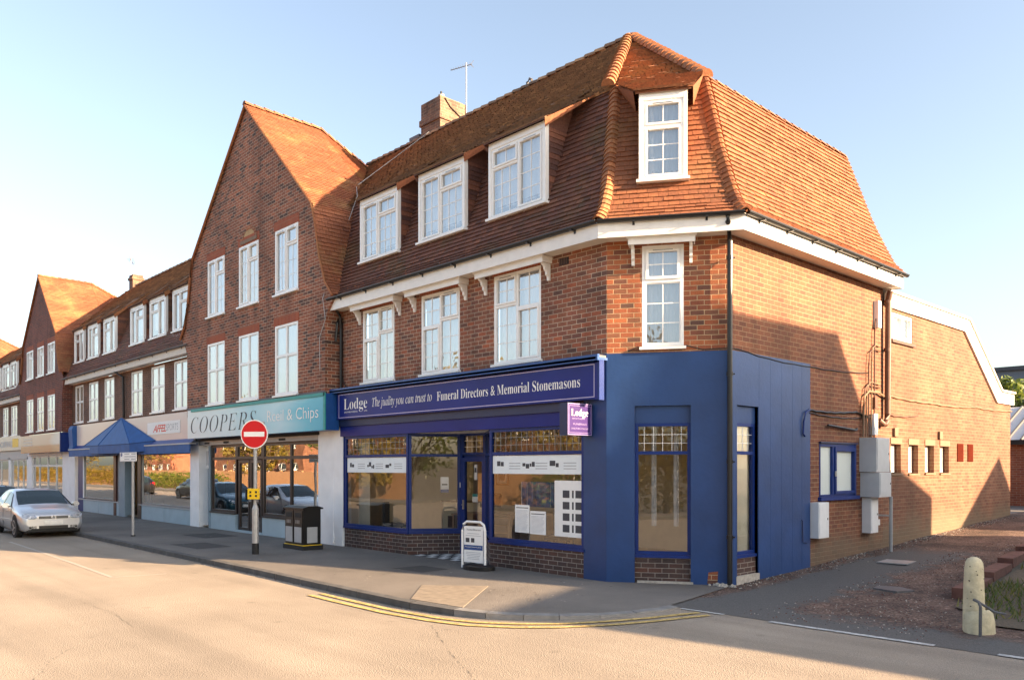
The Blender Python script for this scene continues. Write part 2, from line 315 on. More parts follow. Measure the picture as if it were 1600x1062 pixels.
# ---------------------------------------------------------------- mesh helpers
class Fr:
    """wall frame: u along the wall, d outwards, z up"""
    def __init__(s, ox, oy, tx=1, ty=0, oz=0):
        k = math.hypot(tx, ty); s.o = Vector((ox, oy, oz)); s.t = Vector((tx/k, ty/k, 0)); s.n = Vector((ty/k, -tx/k, 0))
    def P(s, u, d, z): return s.o + s.t*u + s.n*d + Vector((0, 0, z))
WORLD = Fr(0, 0)
class MB:
    def __init__(s): s.v = []; s.f = []; s.m = []; s.uv = []; s.r = []; s.sm = []
    def q(s, pts, mat, uv=None, rnd=.5, smooth=False):
        pts = [Vector(p) for p in pts]; i = len(s.v); s.v += pts; s.f.append(tuple(range(i, i+len(pts)))); s.m.append(mat)
        if uv is None:
            nn = Vector((0, 0, 0))
            for k in range(len(pts)): nn += pts[k].cross(pts[(k+1) % len(pts)])
            if nn.length < 1e-12: nn = Vector((0, 0, 1))
            nn.normalize()
            if abs(nn.z) < .75:
                t = Vector((-nn.y, nn.x, 0)).normalized()
                if t.x+t.y*.9 < 0: t = -t
                uv = [(p.dot(t), p.z) for p in pts]
            else: uv = [(p.x, p.y) for p in pts]
        s.uv.append(uv); s.r.append(rnd); s.sm.append(smooth)
    def box(s, u0, u1, d0, d1, z0, z1, mat, fr=WORLD, skip=''):
        P = fr.P
        if fr is WORLD: P = lambda u, d, z: Vector((u, d, z))
        a = [P(u0,d0,z0),P(u1,d0,z0),P(u1,d1,z0),P(u0,d1,z0),P(u0,d0,z1),P(u1,d0,z1),P(u1,d1,z1),P(u0,d1,z1)]
        F = {'b':(0,3,2,1),'t':(4,5,6,7),'1':(0,1,5,4),'2':(1,2,6,5),'3':(2,3,7,6),'4':(3,0,4,7)}
        for k, f in F.items():
            if k not in skip: s.q([a[i] for i in f], mat)
    def prism(s, poly, off, mat, cap=True, smooth=False):
        poly = [Vector(p) for p in poly]; off = Vector(off); n = len(poly)
        for i in range(n):
            a, b = poly[i], poly[(i+1) % n]; s.q([a, b, b+off, a+off], mat, smooth=smooth)
        if cap: s.q(list(reversed(poly)), mat); s.q([p+off for p in poly], mat)
    def tube(s, pts, r, mat, n=8, cap=True, r1=None):
        pts = [Vector(p) for p in pts]; rings = []
        for i, p in enumerate(pts):
            d = (pts[min(i+1, len(pts)-1)]-pts[max(i-1, 0)]).normalized()
            a = Vector((0, 0, 1)) if abs(d.z) < .9 else Vector((1, 0, 0))
            x = d.cross(a).normalized(); y = d.cross(x)
            rr = r if r1 is None else r+(r1-r)*i/(len(pts)-1)
            rings.append([p+(x*math.cos(2*math.pi*k/n)+y*math.sin(2*math.pi*k/n))*rr for k in range(n)])
        for i in range(len(rings)-1):
            for k in range(n): s.q([rings[i][k], rings[i][(k+1) % n], rings[i+1][(k+1) % n], rings[i+1][k]], mat, smooth=True)
        if cap: s.q(rings[0], mat); s.q(list(reversed(rings[-1])), mat)
    def cyl(s, c, r, z0, z1, mat, n=16, r1=None):
        s.tube([(c[0], c[1], z0), (c[0], c[1], z1)], r, mat, n, True, r1)
    def disc(s, c, nrm, r, mat, n=24, ring=0):
        c = Vector(c); nrm = Vector(nrm).normalized(); a = Vector((0, 0, 1)) if abs(nrm.z) < .9 else Vector((1, 0, 0))
        x = a.cross(nrm).normalized(); y = nrm.cross(x)
        o = [c+(x*math.cos(2*math.pi*k/n)+y*math.sin(2*math.pi*k/n))*r for k in range(n)]
        if not ring: s.q(o, mat)
        else:
            w = [c+(x*math.cos(2*math.pi*k/n)+y*math.sin(2*math.pi*k/n))*ring for k in range(n)]
            for k in range(n): s.q([o[k], o[(k+1) % n], w[(k+1) % n], w[k]], mat)
    def build(s, name, parent=None, bevel=0, weld=False, **tags):
        me = bpy.data.meshes.new(name); me.from_pydata([tuple(p) for p in s.v], [], s.f)
        names = []
        for x in s.m:
            if x not in names: names.append(x)
        for x in names: me.materials.append(MATS[x])
        idx = {x: i for i, x in enumerate(names)}
        me.polygons.foreach_set('material_index', [idx[x] for x in s.m])
        me.polygons.foreach_set('use_smooth', s.sm)
        ul = me.uv_layers.new(name='UVMap'); flat = []
        for u in s.uv:
            for a in u: flat += [a[0], a[1]]
        ul.data.foreach_set('uv', flat)
        at = me.attributes.new('rnd', 'FLOAT', 'FACE'); at.data.foreach_set('value', s.r)
        me.update()
        if weld:
            bm = bmesh.new(); bm.from_mesh(me); bmesh.ops.remove_doubles(bm, verts=bm.verts, dist=1e-4)
            bmesh.ops.recalc_face_normals(bm, faces=bm.faces); bm.to_mesh(me); bm.free()
        o = bpy.data.objects.new(name, me); COL.objects.link(o)
        if bevel:
            b = o.modifiers.new('bevel', 'BEVEL'); b.width = bevel; b.segments = 2; b.limit_method = 'ANGLE'
        if parent is not None:
            o.parent = parent
            if parent.type == 'EMPTY' and not parent.get('_local'): o.location = -parent.location
        for k, v in tags.items(): o[k] = v
        return o
def thing(name, label, cat, loc=(0, 0, 0), rz=0, group=None, local=False):
    o = bpy.data.objects.new(name, None); COL.objects.link(o); o.location = loc; o.rotation_euler = (0, 0, rz)
    o['label'] = label; o['category'] = cat
    if group: o['group'] = group
    if local: o['_local'] = 1
    return o
def tag(o, label, cat, group=None):
    o['label'] = label; o['category'] = cat
    if group: o['group'] = group
    return o
def kids(o): return [c for c in COL.objects if c.parent is o]
def copy_tree(o, parent=None):
    c = o.copy(); COL.objects.link(c); c.parent = parent
    for ch in kids(o): copy_tree(ch, c)
    return c
BOLD = {**{chr(65+i): chr(0x1D400+i) for i in range(26)}, **{chr(97+i): chr(0x1D41A+i) for i in range(26)}}
ITAL = {**{chr(65+i): chr(0x1D434+i) for i in range(26)}, **{chr(97+i): chr(0x1D44E+i) for i in range(26)}, 'h': 'ℎ'}
def text(name, body, fr, u0, u1, d, z0, h, mat, parent, style=None, shear=0, off=0, ext=.004, spacing=1.0, mirror=False):
    if style: body = ''.join(style.get(c, c) for c in body)
    c = bpy.data.curves.new(name, 'FONT'); c.body = body; c.size = 1; c.offset = off; c.shear = shear; c.resolution_u = 3; c.space_character = spacing
    o = bpy.data.objects.new(name, c); COL.objects.link(o); bpy.context.view_layer.update()
    me = bpy.data.meshes.new_from_object(o.evaluated_get(bpy.context.evaluated_depsgraph_get()))
    COL.objects.unlink(o); bpy.data.objects.remove(o)
    xs = [v.co.x for v in me.vertices]; x0, x1 = min(xs), max(xs)
    for v in me.vertices:
        u = u0+(v.co.x-x0)/(x1-x0)*(u1-u0); z = z0+v.co.y*h
        p = fr.P(u, d+ext, z); v.co = p
    me.materials.clear(); me.materials.append(MATS[mat])
    ob = bpy.data.objects.new(name, me); COL.objects.link(ob); ob.parent = parent
    if parent is not None and parent.type == 'EMPTY' and not parent.get('_local'): ob.location = -parent.location
    return ob
def wall(mb, fr, u0, u1, zb, ztop, openings, mat, depth=.1, d=0, step=None, us_extra=()):
    """wall face with window openings and reveals; ztop is a number or a function of u"""
    top = ztop if callable(ztop) else (lambda u: ztop)
    us = {u0, u1} | set(us_extra)
    for a, b, c, e in openings: us |= {a, b}
    us = sorted(x for x in us if u0-1e-6 <= x <= u1+1e-6)
    for i in range(len(us)-1):
        a, b = us[i], us[i+1]; mid = (a+b)/2
        ops = sorted([o for o in openings if o[0] <= mid <= o[1]], key=lambda o: o[2]); z = zb
        for o in ops:
            if o[2] > z+1e-6: mb.q([fr.P(a,d,z), fr.P(b,d,z), fr.P(b,d,o[2]), fr.P(a,d,o[2])], mat)
            z = o[3]
        if min(top(a), top(b)) > z-1e-6: mb.q([fr.P(a,d,z), fr.P(b,d,z), fr.P(b,d,top(b)), fr.P(a,d,top(a))], mat)
    for a, b, c, e in openings:
        mb.q([fr.P(a,d,c), fr.P(a,d,e), fr.P(a,d-depth,e), fr.P(a,d-depth,c)], mat)
        mb.q([fr.P(b,d,c), fr.P(b,d,e), fr.P(b,d-depth,e), fr.P(b,d-depth,c)], mat)
        mb.q([fr.P(a,d,e), fr.P(b,d,e), fr.P(b,d-depth,e), fr.P(a,d-depth,e)], mat)
        mb.q([fr.P(a,d,c), fr.P(b,d,c), fr.P(b,d-depth,c), fr.P(a,d-depth,c)], mat)
def curve_at(c, t):
    L = [0]
    for i in range(len(c)-1): L.append(L[-1]+1)
    x = t*(len(c)-1); i = min(int(x), len(c)-2); f = x-i
    return Vector(c[i]).lerp(Vector(c[i+1]), f)
def resample(c, n):
    """n+1 points at equal length along polyline c, plus fractional index positions"""
    c = [Vector(p) for p in c]; seg = [(c[i+1]-c[i]).length for i in range(len(c)-1)]; T = sum(seg); pos = []
    for k in range(n+1):
        s = T*k/n; i = 0
        while i < len(seg)-1 and s > seg[i]: s -= seg[i]; i += 1
        pos.append((i+min(1, s/seg[i]))/(len(seg)))
    return pos
def tiles(mb, cl, cr, expo, tw, mat, lift=.026, jit=.006, gap=.004, butt=.4):
    """courses of plain clay tiles between the left and right edge curves (eave to top, same point count)"""
    T = sum((Vector(cl[i+1])-Vector(cl[i])).length for i in range(len(cl)-1)); T2 = sum((Vector(cr[i+1])-Vector(cr[i])).length for i in range(len(cr)-1))
    base = cl if T > T2 else cr
    n = max(2, int(max(T, T2)/expo)); pos = resample(base, n)
    for k in range(n):
        a0, b0 = curve_at(cl, pos[k]), curve_at(cr, pos[k]); a1, b1 = curve_at(cl, pos[k+1]), curve_at(cr, pos[k+1])
        w = (b0-a0).length
        if w < .03: continue
        nt_ = max(1, round(w/tw)); dirn = (b0-a0); up = ((a1+b1)/2-(a0+b0)/2)
        nn = dirn.cross(up).normalized()
        if nn.z < 0: nn = -nn
        sh = .5 if k % 2 else 0
        ed = [0]+[min(1, max(0, (j+sh)/nt_)) for j in range(0 if sh else 1, nt_+1)]
        ed = sorted(set(ed+[1]))
        sag = (random.random()-.5)*jit
        for j in range(len(ed)-1):
            f0, f1 = ed[j]+gap/w, ed[j+1]
            if f1-f0 < 1e-4: continue
            li = lift+(random.random()-.5)*jit*2+sag; l2 = li+(random.random()-.5)*jit
            p0 = a0.lerp(b0, f0)+nn*li; p1 = a0.lerp(b0, f1)+nn*l2
            q0 = a1.lerp(b1, f0)+nn*.007; q1 = a1.lerp(b1, f1)+nn*.007
            dn = up.normalized()*(random.random()*.008)
            p0 -= dn; p1 -= dn
            r = min(1, max(0, random.gauss(.5, .17)))
            mt = mat
            mb.q([p0, p1, q1, q0], mt, rnd=r)
            mb.q([p0, p1, p1-nn*(l2+.002), p0-nn*(li+.002)], mt, rnd=min(1, r*butt))
def ridge_tiles(mb, pts, r, seg, mat, lift=.02, sx=1.0):
    pts = [Vector(p) for p in pts]
    for i in range(len(pts)-1):
        a, b = pts[i], pts[i+1]; L = (b-a).length; n = max(1, round(L/seg)); d = (b-a).normalized()
        x = d.cross(Vector((0, 0, 1))).normalized(); y = x.cross(d)
        for k in range(n):
            p = a+d*(L*k/n); q = a+d*(L*(k+1.08)/n); rr = r*(1+random.uniform(-.04, .04)); rc = random.random(); m_ = 7
            A = [p+x*math.cos(math.pi*j/m_)*rr*1.06*sx+y*(math.sin(math.pi*j/m_)*rr*1.06-lift+.02) for j in range(m_+1)]
            B = [q+x*math.cos(math.pi*j/m_)*rr*.94*sx+y*(math.sin(math.pi*j/m_)*rr*.94-lift) for j in range(m_+1)]
            for j in range(m_): mb.q([A[j], A[j+1], B[j+1], B[j]], mat, rnd=rc)
            mb.q(list(reversed(A)), mat, rnd=rc*.3)
def bonnet(mb, pts, w, seg, mat):
    """bonnet hip tiles: short steps, each with a thick front lip"""
    pts = [Vector(p) for p in pts]; P_ = []
    T = sum((pts[i+1]-pts[i]).length for i in range(len(pts)-1)); n = int(T/seg); pos = resample(pts, n)
    for k in range(n):
        p, q = curve_at(pts, pos[k]), curve_at(pts, pos[k+1]); d = (q-p).normalized()
        x = d.cross(Vector((0, 0, 1))).normalized(); y = x.cross(d)
        if y.z < 0: y = -y
        rc = random.random(); li = .034+random.uniform(-.005, .005)
        prof = [(-1, -.75), (-.7, -.15), (-.3, .35), (0, .5), (.3, .35), (.7, -.15), (1, -.75)]
        A = [p+x*a*w+y*(b*w*.75+li) for a, b in prof]; B = [q+x*a*w*.93+y*(b*w*.75+.01) for a, b in prof]
        A2 = [v-y*.03 for v in A]
        for j in range(6):
            mb.q([A[j], A[j+1], B[j+1], B[j]], mat, rnd=rc); mb.q([A[j], A[j+1], A2[j+1], A2[j]], mat, rnd=rc*.3)

# ================================================================ GROUND
def sst(a, b, x):
    t = min(1, max(0, (x-a)/(b-a))); return t*t*(3-2*t)
def gz_road(x, y): return -.10+.08*sst(-1, 2.2, x)*sst(-4.6, -1.4, y)
def gz_alley(x, y): return -.02+min(.58, .04*max(0, y-1.2))
def sheet(name, xs, ys, zf, mat):
    b = MB()
    for i in range(len(xs)-1):
        for j in range(len(ys)-1):
            x0, x1, y0, y1 = xs[i], xs[i+1], ys[j], ys[j+1]
            b.q([(x0,y0,zf(x0,y0)), (x1,y0,zf(x1,y0)), (x1,y1,zf(x1,y1)), (x0,y1,zf(x0,y1))], mat, smooth=True)
    return b.build(name, weld=True, kind='structure')
b = MB(); b.q([(-900,-900,-.3), (900,-900,-.3), (900,900,-.3), (-900,900,-.3)], 'earth_mat'); b.build('ground', kind='structure')
xs = [-140,-80,-40,-20,-10,-5]+[-3+.5*i for i in range(14)]+[4.5,6,9,14,30,60]
sheet('road', xs, [-14.5,-12,-10,-8,-6,-5]+[-4.6+.35*i for i in range(10)]+[-1.1], gz_road, 'road_mat')
# alley: tar, gravel and trodden grit mixed by position
m, n, l, bs = newmat('alley_mat')
tc = N(n, 'ShaderNodeTexCoord'); sp = N(n, 'ShaderNodeSeparateXYZ'); l.new(tc.outputs['Object'], sp.inputs[0])
no = N(n, 'ShaderNodeTexNoise'); no.inputs['Scale'].default_value = 1.5; no.inputs['Detail'].default_value = 8; no.inputs['Roughness'].default_value = .65; l.new(tc.outputs['Object'], no.inputs['Vector'])
wv = mathn(n, l, 'MULTIPLY', mathn(n, l, 'SUBTRACT', no.outputs['Fac'], .5), 2.2)
def mr_(v, a, b_, c=0, d_=1):
    q = N(n, 'ShaderNodeMapRange'); q.inputs[1].default_value = a; q.inputs[2].default_value = b_; q.inputs[3].default_value = c; q.inputs[4].default_value = d_
    l.new(v, q.inputs[0]); return q.outputs[0]
X_, Y_ = mathn(n, l, 'ADD', sp.outputs[0], wv), mathn(n, l, 'ADD', sp.outputs[1], wv)
X2 = mathn(n, l, 'ADD', sp.outputs[0], mathn(n, l, 'MULTIPLY', wv, .35))
tarA = mathn(n, l, 'MULTIPLY', mathn(n, l, 'MULTIPLY', mr_(X_, 3.2, 3.5, 1, 0), mr_(X2, 1.95, 2.1)), mr_(Y_, 6.5, 7.5, 1, 0))
tarB = mr_(Y_, -.4, .0, 1, 0)
tarf = mathn(n, l, 'MAXIMUM', tarA, tarB)
fine = N(n, 'ShaderNodeTexNoise'); fine.inputs['Scale'].default_value = 90; fine.inputs['Detail'].default_value = 3; l.new(tc.outputs['Object'], fine.inputs['Vector'])
vo = N(n, 'ShaderNodeTexVoronoi'); vo.inputs['Scale'].default_value = 38; l.new(tc.outputs['Object'], vo.inputs['Vector'])
rt = ramp(n, [(.3,(.055,.053,.05)),(.7,(.14,.135,.13))]); l.new(fine.outputs['Fac'], rt.inputs[0])
rg = ramp(n, [(0,(.06,.04,.032)),(.35,(.13,.08,.06)),(.7,(.20,.125,.095)),(1,(.36,.26,.21))]); l.new(vo.outputs['Color'], rg.inputs[0])
dk = ramp(n, [(.38,(.45,.45,.45)),(.62,(1.1,1.1,1.1))]); l.new(no.outputs['Fac'], dk.inputs[0])
mg = N(n, 'ShaderNodeMix', data_type='RGBA', blend_type='MULTIPLY'); mg.inputs[0].default_value = 1; l.new(rg.outputs[0], mg.inputs[6]); l.new(dk.outputs[0], mg.inputs[7])
mx = N(n, 'ShaderNodeMix', data_type='RGBA'); l.new(tarf, mx.inputs[0]); l.new(mg.outputs[2], mx.inputs[6]); l.new(rt.outputs[0], mx.inputs[7])
l.new(mx.outputs[2], bs.inputs['Base Color']); bs.inputs['Roughness'].default_value = .9
bp = N(n, 'ShaderNodeBump'); bp.inputs['Strength'].default_value = .9; bp.inputs['Distance'].default_value = .025
l.new(mathn(n, l, 'MULTIPLY', vo.outputs['Distance'], mathn(n, l, 'SUBTRACT', 1.1, tarf)), bp.inputs['Height']); l.new(bp.outputs[0], bs.inputs['Normal'])
def gza(x, y):
    r = gz_alley(x, y)+.004
    return r+.012*math.sin(3.1*x+y*1.7)*sst(.5, 3, y)
sheet('alley', [1.55+.4*i for i in range(28)]+[14,20,40], [-1.1+.6*i for i in range(48)]+[30,36,60], gza, 'alley_mat')
sheet('yard', [-60,-20,-5,1.56], [15.3,18,21,30,60], lambda x, y: .56, 'pave_mat')

def stone(mb, x, y, z, s, mat):
    pts = [Vector((random.uniform(-1,1), random.uniform(-1,1), random.uniform(-.5,.6)))*s*.5 for _ in range(3)]
    c = Vector((x, y, z)); base = [c+Vector((math.cos(a)*s*.5*random.uniform(.7,1.1), math.sin(a)*s*.5*random.uniform(.7,1.1), -s*.15)) for a in (0,1.25,2.5,3.8,5.0)]
    top = [c+(q-c)*.6+Vector((0,0,s*random.uniform(.3,.5))) for q in base]
    for i in range(5): mb.q([base[i], base[(i+1)%5], top[(i+1)%5], top[i]], mat)
    mb.q(top, mat)
# pavement and kerb
KP = [(-140,-3.5),(-40,-3.5),(-18,-3.5),(-10,-3.52),(-5.6,-3.53),(-1.9,-3.6),(-.56,-3.6),(.3,-3.5),(.8,-3.37),(1.25,-3.12),(1.6,-2.82),(1.92,-2.4),(2.13,-1.91),(2.22,-1.5),(2.22,-1.12)]
WP = [(-140,1.4),(-40,1.4),(-18,1.4),(-10,1.4),(-5.6,1.4),(-1.9,1.4),(-.56,.35),(.0,.3),(.2,.3),(.5,.5),(.7,.6),(1.0,.8),(1.3,1.0),(1.5,1.1),(1.66,1.2)]
def kin(i, w=.13):
    a = Vector(KP[max(0,i-1)]); c = Vector(KP[min(len(KP)-1,i+1)]); t = (c-a).normalized(); return (KP[i][0]-t.y*w, KP[i][1]+t.x*w)
b = MB(); kb = MB()
for i in range(len(KP)-1):
    a, c = kin(i), kin(i+1)
    for k in range(4):
        f, g = k/4, (k+1)/4
        A = Vector(a).lerp(Vector(WP[i]), f); B = Vector(c).lerp(Vector(WP[i+1]), f); C_ = Vector(c).lerp(Vector(WP[i+1]), g); D = Vector(a).lerp(Vector(WP[i]), g)
        b.q([(A.x,A.y,0), (B.x,B.y,0), (C_.x,C_.y,0), (D.x,D.y,0)], 'pave_mat')
b.build('pavement', kind='structure')
for i in range(len(KP)-1):
    p, q = Vector(KP[i]), Vector(KP[i+1]); pi_, qi = Vector(kin(i)), Vector(kin(i+1)); L = (q-p).length
    nseg = max(1, round(L/.9)) if KP[i][0] > -45 else 1
    for k in range(nseg):
        f0, f1 = k/nseg+.004/L*2, (k+1)/nseg
        A, B, C_, D = p.lerp(q, f0), p.lerp(q, f1), pi_.lerp(qi, f1), pi_.lerp(qi, f0)
        zt = .003+random.uniform(-.003, .004); mt = 'kerb_light' if A.x > .2 else 'kerb_stone'
        zz = -.2
        kb.q([(A.x,A.y,zt-.008), (B.x,B.y,zt-.008), (C_.x,C_.y,zt), (D.x,D.y,zt)], mt)
        kb.q([(A.x,A.y,zz), (B.x,B.y,zz), (B.x,B.y,zt-.008), (A.x,A.y,zt-.008)], mt)
        kb.q([(A.x,A.y,zz), (A.x,A.y,zt-.008), (D.x,D.y,zt), (D.x,D.y,zz)], mt)
kb.build('kerb', kind='structure')
b = MB()
b.prism([(-.75,-3.44,-.02), (.30,-3.34,-.02), (-.95,-1.78,-.02), (-1.75,-2.5,-.02)], (0,0,.026), 'tactile')
b.build('tactile_paving', kind='structure')
def strip(mb, pts, w, mat, dz=.005, zf=gz_road, off=0):
    P_ = [Vector(p) for p in pts]; L_, R_ = [], []
    for i, p in enumerate(P_):
        t = (P_[min(i+1, len(P_)-1)]-P_[max(0, i-1)]).normalized(); nn = Vector((t.y, -t.x))
        L_.append(p+nn*(off-w/2)); R_.append(p+nn*(off+w/2))
    for i in range(len(P_)-1):
        q = [L_[i], L_[i+1], R_[i+1], R_[i]]; mb.q([(v.x, v.y, zf(v.x, v.y)+dz) for v in q], mat)
def dens(pts, st=.25):
    o = []
    for i in range(len(pts)-1):
        a, c = Vector(pts[i]), Vector(pts[i+1]); k = max(1, int((c-a).length/st))
        o += [tuple(a.lerp(c, j/k)) for j in range(k)]
    return o+[pts[-1]]
b = MB(); yp = [(-2.6,-3.6),(-1.9,-3.62),(-.56,-3.62),(.3,-3.53),(.8,-3.4),(1.25,-3.15),(1.62,-2.85),(1.95,-2.42),(2.2,-1.95),(2.35,-1.5),(2.45,-1.2)]
strip(b, dens(yp), .085, 'yellow_line', .012, off=.22); strip(b, dens(yp), .085, 'yellow_line', .012, off=.42)
b.build('double_yellow_line', kind='structure')
b = MB()
strip(b, dens([(2.3,-1.14), (2.95,-1.11)]), .06, 'white_line', .010, off=.03); strip(b, dens([(3.6,-1.09),(4.6,-1.06),(5.5,-1.03)]), .09, 'white_line', .010, off=.06); strip(b, dens([(6.1,-1.0),(8,-.95)]), .09, 'white_line', .010, off=.06)
b.build('give_way_line', kind='structure')
b = MB(); yy = [.5+.5*i for i in range(24)]
for y0, y1 in zip(yy, yy[1:]):
    xl = lambda y: 4.74-.105*(y-2.9)+.05*math.sin(y*3)+(.5 if y < 1.3 else 0)
    for k in range(10):
        f, g = k/10, (k+1)/10; X = lambda y, t: xl(y)+(14-xl(y))*t**2
        b.q([(X(y0,f),y0,gz_alley(0,y0)+.024), (X(y0,g),y0,gz_alley(0,y0)+.024), (X(y1,g),y1,gz_alley(0,y1)+.024), (X(y1,f),y1,gz_alley(0,y1)+.024)], 'earth_mat', smooth=True)
b.build('verge', kind='structure')
# cracks in the old road surface
b = MB()
for pts in ([(-1.6,-7.4),(-1.2,-7.7),(-.7,-8.05),(.1,-8.4),(.9,-8.6)], [(-4.4,-6.8),(-3.0,-6.75),(-1.7,-6.9)], [(.6,-4.1),(2.0,-4.9),(3.4,-5.6),(4.6,-5.9),(6.6,-6.3)]):
    pp = dens(pts, .05); pp = [(x+random.uniform(-.014,.014), y+random.uniform(-.014,.014)) for x, y in pp]
    for i in range(len(pp)-1):
        if random.random() < .5: strip(b, [pp[i], pp[i+1]], random.uniform(.003, .008), 'crack', .003)
b.build('road_crack', kind='structure')
b = MB()
gp = lambda pts: dens(pts, .3)
strip(b, gp([(-16.2,-5.35),(-13.2,-5.4),(-9.6,-5.5),(-6.9,-5.6)]), .07, 'faded_line', .004); strip(b, gp([(-6.9,-5.6),(-6.75,-4.7)]), .07, 'faded_line', .004)
b.build('parking_bay_line', kind='structure')
b = MB()
for x0, x1, y0, y1 in ((-11.5,-9.9,-2.9,-2.0),(-3.9,-3.0,-1.6,-.9),(-14.2,-12.6,-1.6,-.6)):
    b.q([(x0,y0,.004),(x1,y0+.05,.004),(x1-.05,y1,.004),(x0+.08,y1-.04,.004)], 'patch_mat')
b.build('tarmac_patch', kind='structure')
b = MB()
for _ in range(320):
    x = random.uniform(-20, 1); y = random.uniform(-3.3, -.1)*(.9 if x < -1 else .6)+(-.3 if x > -1 else 0); rr = random.uniform(.008,.022)
    b.disc((x, y, .0045), (0,0,1), rr, random.choice(['rubble','crack','crack']), 7)
for _ in range(900):
    x = random.uniform(-30, 0); stone(b, x, -3.56-abs(random.gauss(0,.05)), -.095, random.uniform(.006,.02), random.choice(['rubble','crack','old_timber'])) if 'stone' in globals() else None
b.build('litter_and_grit', kind='stuff')
# loose stones along the wall foot and over the alley
b = MB()
for _ in range(1500):
    y = random.uniform(.9, 15); x = 1.68+abs(random.gauss(0, .18)); stone(b, x, y, gza(x, y), random.uniform(.012, .04), random.choice(['rubble','kerb_stone','kerb_stone','old_timber']))
for _ in range(2200):
    y = random.uniform(-.9, 9); x = random.uniform(3.0, 5.3); stone(b, x, y, gza(x, y), random.uniform(.01, .032), random.choice(['rubble','kerb_stone','old_timber','old_timber']))
b.build('gravel', kind='stuff')

# ================================================================ WINDOWS
A2 = [(0,.5,.64,1,2,2,1), (.5,1,.64,1,2,2,0), (0,.5,0,.64,2,3,0), (.5,1,0,.64,2,3,1)]
def mirror(c): return [(1-b_, 1-a_, *r) for a_, b_, *r in c]
DORM = [(0,.47,0,1,2,4,1), (.47,1,.72,1,2,1,1), (.47,1,0,.72,3,3,0)]
NARROW = [(0,1,.66,1,2,2,1), (0,1,0,.66,2,3,0)]
NARROW_D = [(0,1,.68,1,2,1,1), (0,1,0,.68,2,3,1)]
GAB2 = [(0,.5,0,1,2,4,1), (.5,1,.74,1,1,1,1), (.5,1,0,.74,2,3,0)]
PLAIN4 = [(0,.5,.56,1,1,1,0), (.5,1,.56,1,1,1,0), (0,.5,0,.56,1,1,0), (.5,1,0,.56,1,1,0)]
def window(parent, fr, u0, u1, z0, z1, cells, d=-.05, bw=.045, sash=.035, sill=.06, back='net', gl='glass_up', mat='upvc', surround=0, backd=.10, vent=True, bars=.016, label=None, fold=.012):
    b = MB(); g = MB(); f0, f1 = d-.04, d+.03
    b.box(u0, u0+bw, f0, f1, z0, z1, mat, fr); b.box(u1-bw, u1, f0, f1, z0, z1, mat, fr)
    b.box(u0+bw, u1-bw, f0, f1, z0, z0+bw, mat, fr); b.box(u0+bw, u1-bw, f0, f1, z1-bw, z1, mat, fr)
    U0, U1, Z0, Z1 = u0+bw, u1-bw, z0+bw, z1-bw; W_, H_ = U1-U0, Z1-Z0; hb = bw*.45
    for a, c, e, f, nx, nz, op in cells:
        a0 = U0+a*W_+(hb if a > .01 else 0); a1 = U0+c*W_-(hb if c < .99 else 0); e0 = Z0+e*H_+(hb if e > .01 else 0); e1 = Z0+f*H_-(hb if f < .99 else 0)
        if c < .99: b.box(a1, a1+2*hb, f0, f1-.004, e0-(hb if e > .01 else 0), e1+(hb if f < .99 else 0), mat, fr)
        if f < .99: b.box(a0, a1, f0, f1-.002, e1, e1+2*hb, mat, fr)
        s = sash if op else sash*.35; dd = .018 if op else -.012
        b.box(a0+.003, a0+s, f0, f1+dd, e0+.003, e1-.003, mat, fr); b.box(a1-s, a1-.003, f0, f1+dd, e0+.003, e1-.003, mat, fr)
        b.box(a0+s, a1-s, f0, f1+dd, e0+.003, e0+s, mat, fr); b.box(a0+s, a1-s, f0, f1+dd, e1-s, e1-.003, mat, fr)
        for k in range(1, nx):
            x = a0+s+(a1-a0-2*s)*k/nx; b.box(x-bars/2, x+bars/2, d-.004, d+.008, e0+s, e1-s, mat, fr)
        for k in range(1, nz):
            z = e0+s+(e1-e0-2*s)*k/nz; b.box(a0+s, a1-s, d-.003, d+.007, z-bars/2, z+bars/2, mat, fr)
        g.q([fr.P(a0+s*.5,d,e0+s*.5), fr.P(a1-s*.5,d,e0+s*.5), fr.P(a1-s*.5,d,e1-s*.5), fr.P(a0+s*.5,d,e1-s*.5)], gl)
        if vent and op and f > .99: b.box((a0+a1)/2-.16, (a0+a1)/2+.16, f1+dd, f1+dd+.006, e1-s*.62, e1-s*.62+.012, 'alu', fr)
    if surround: 
        s = surround
        b.box(u0-s, u0, f0, f1+.02, z0-.02, z1+s, mat, fr); b.box(u1, u1+s, f0, f1+.02, z0-.02, z1+s, mat, fr); b.box(u0, u1, f0, f1+.018, z1, z1+s, mat, fr)
    o = b.build('window', parent)
    if label: o['label'] = label
    g.build('glass', o)
    if sill:
        k = MB(); k.box(u0-.04-surround, u1+.04+surround, f0, f1+.07, z0-.045, z0-.001, mat, fr); k.build('sill', o)
    if back:
        if back == 'net': back = random.choice(['net','net','curtain','blind'] if u1-u0 < 2 else ['net'])
        k = MB(); nn = 26; z_0, z_1 = z0+.02, z1-.02
        for i in range(nn):
            a, c = u0+.02+(u1-u0-.04)*i/nn, u0+.02+(u1-u0-.04)*(i+1)/nn
            da, dc = d-backd+fold*math.sin(i*1.9+u0), d-backd+fold*math.sin((i+1)*1.9+u0)
            k.q([fr.P(a,da,z_0), fr.P(c,dc,z_0), fr.P(c,dc,z_1), fr.P(a,da,z_1)], back)
        k.build('net_curtain', o)
    return o
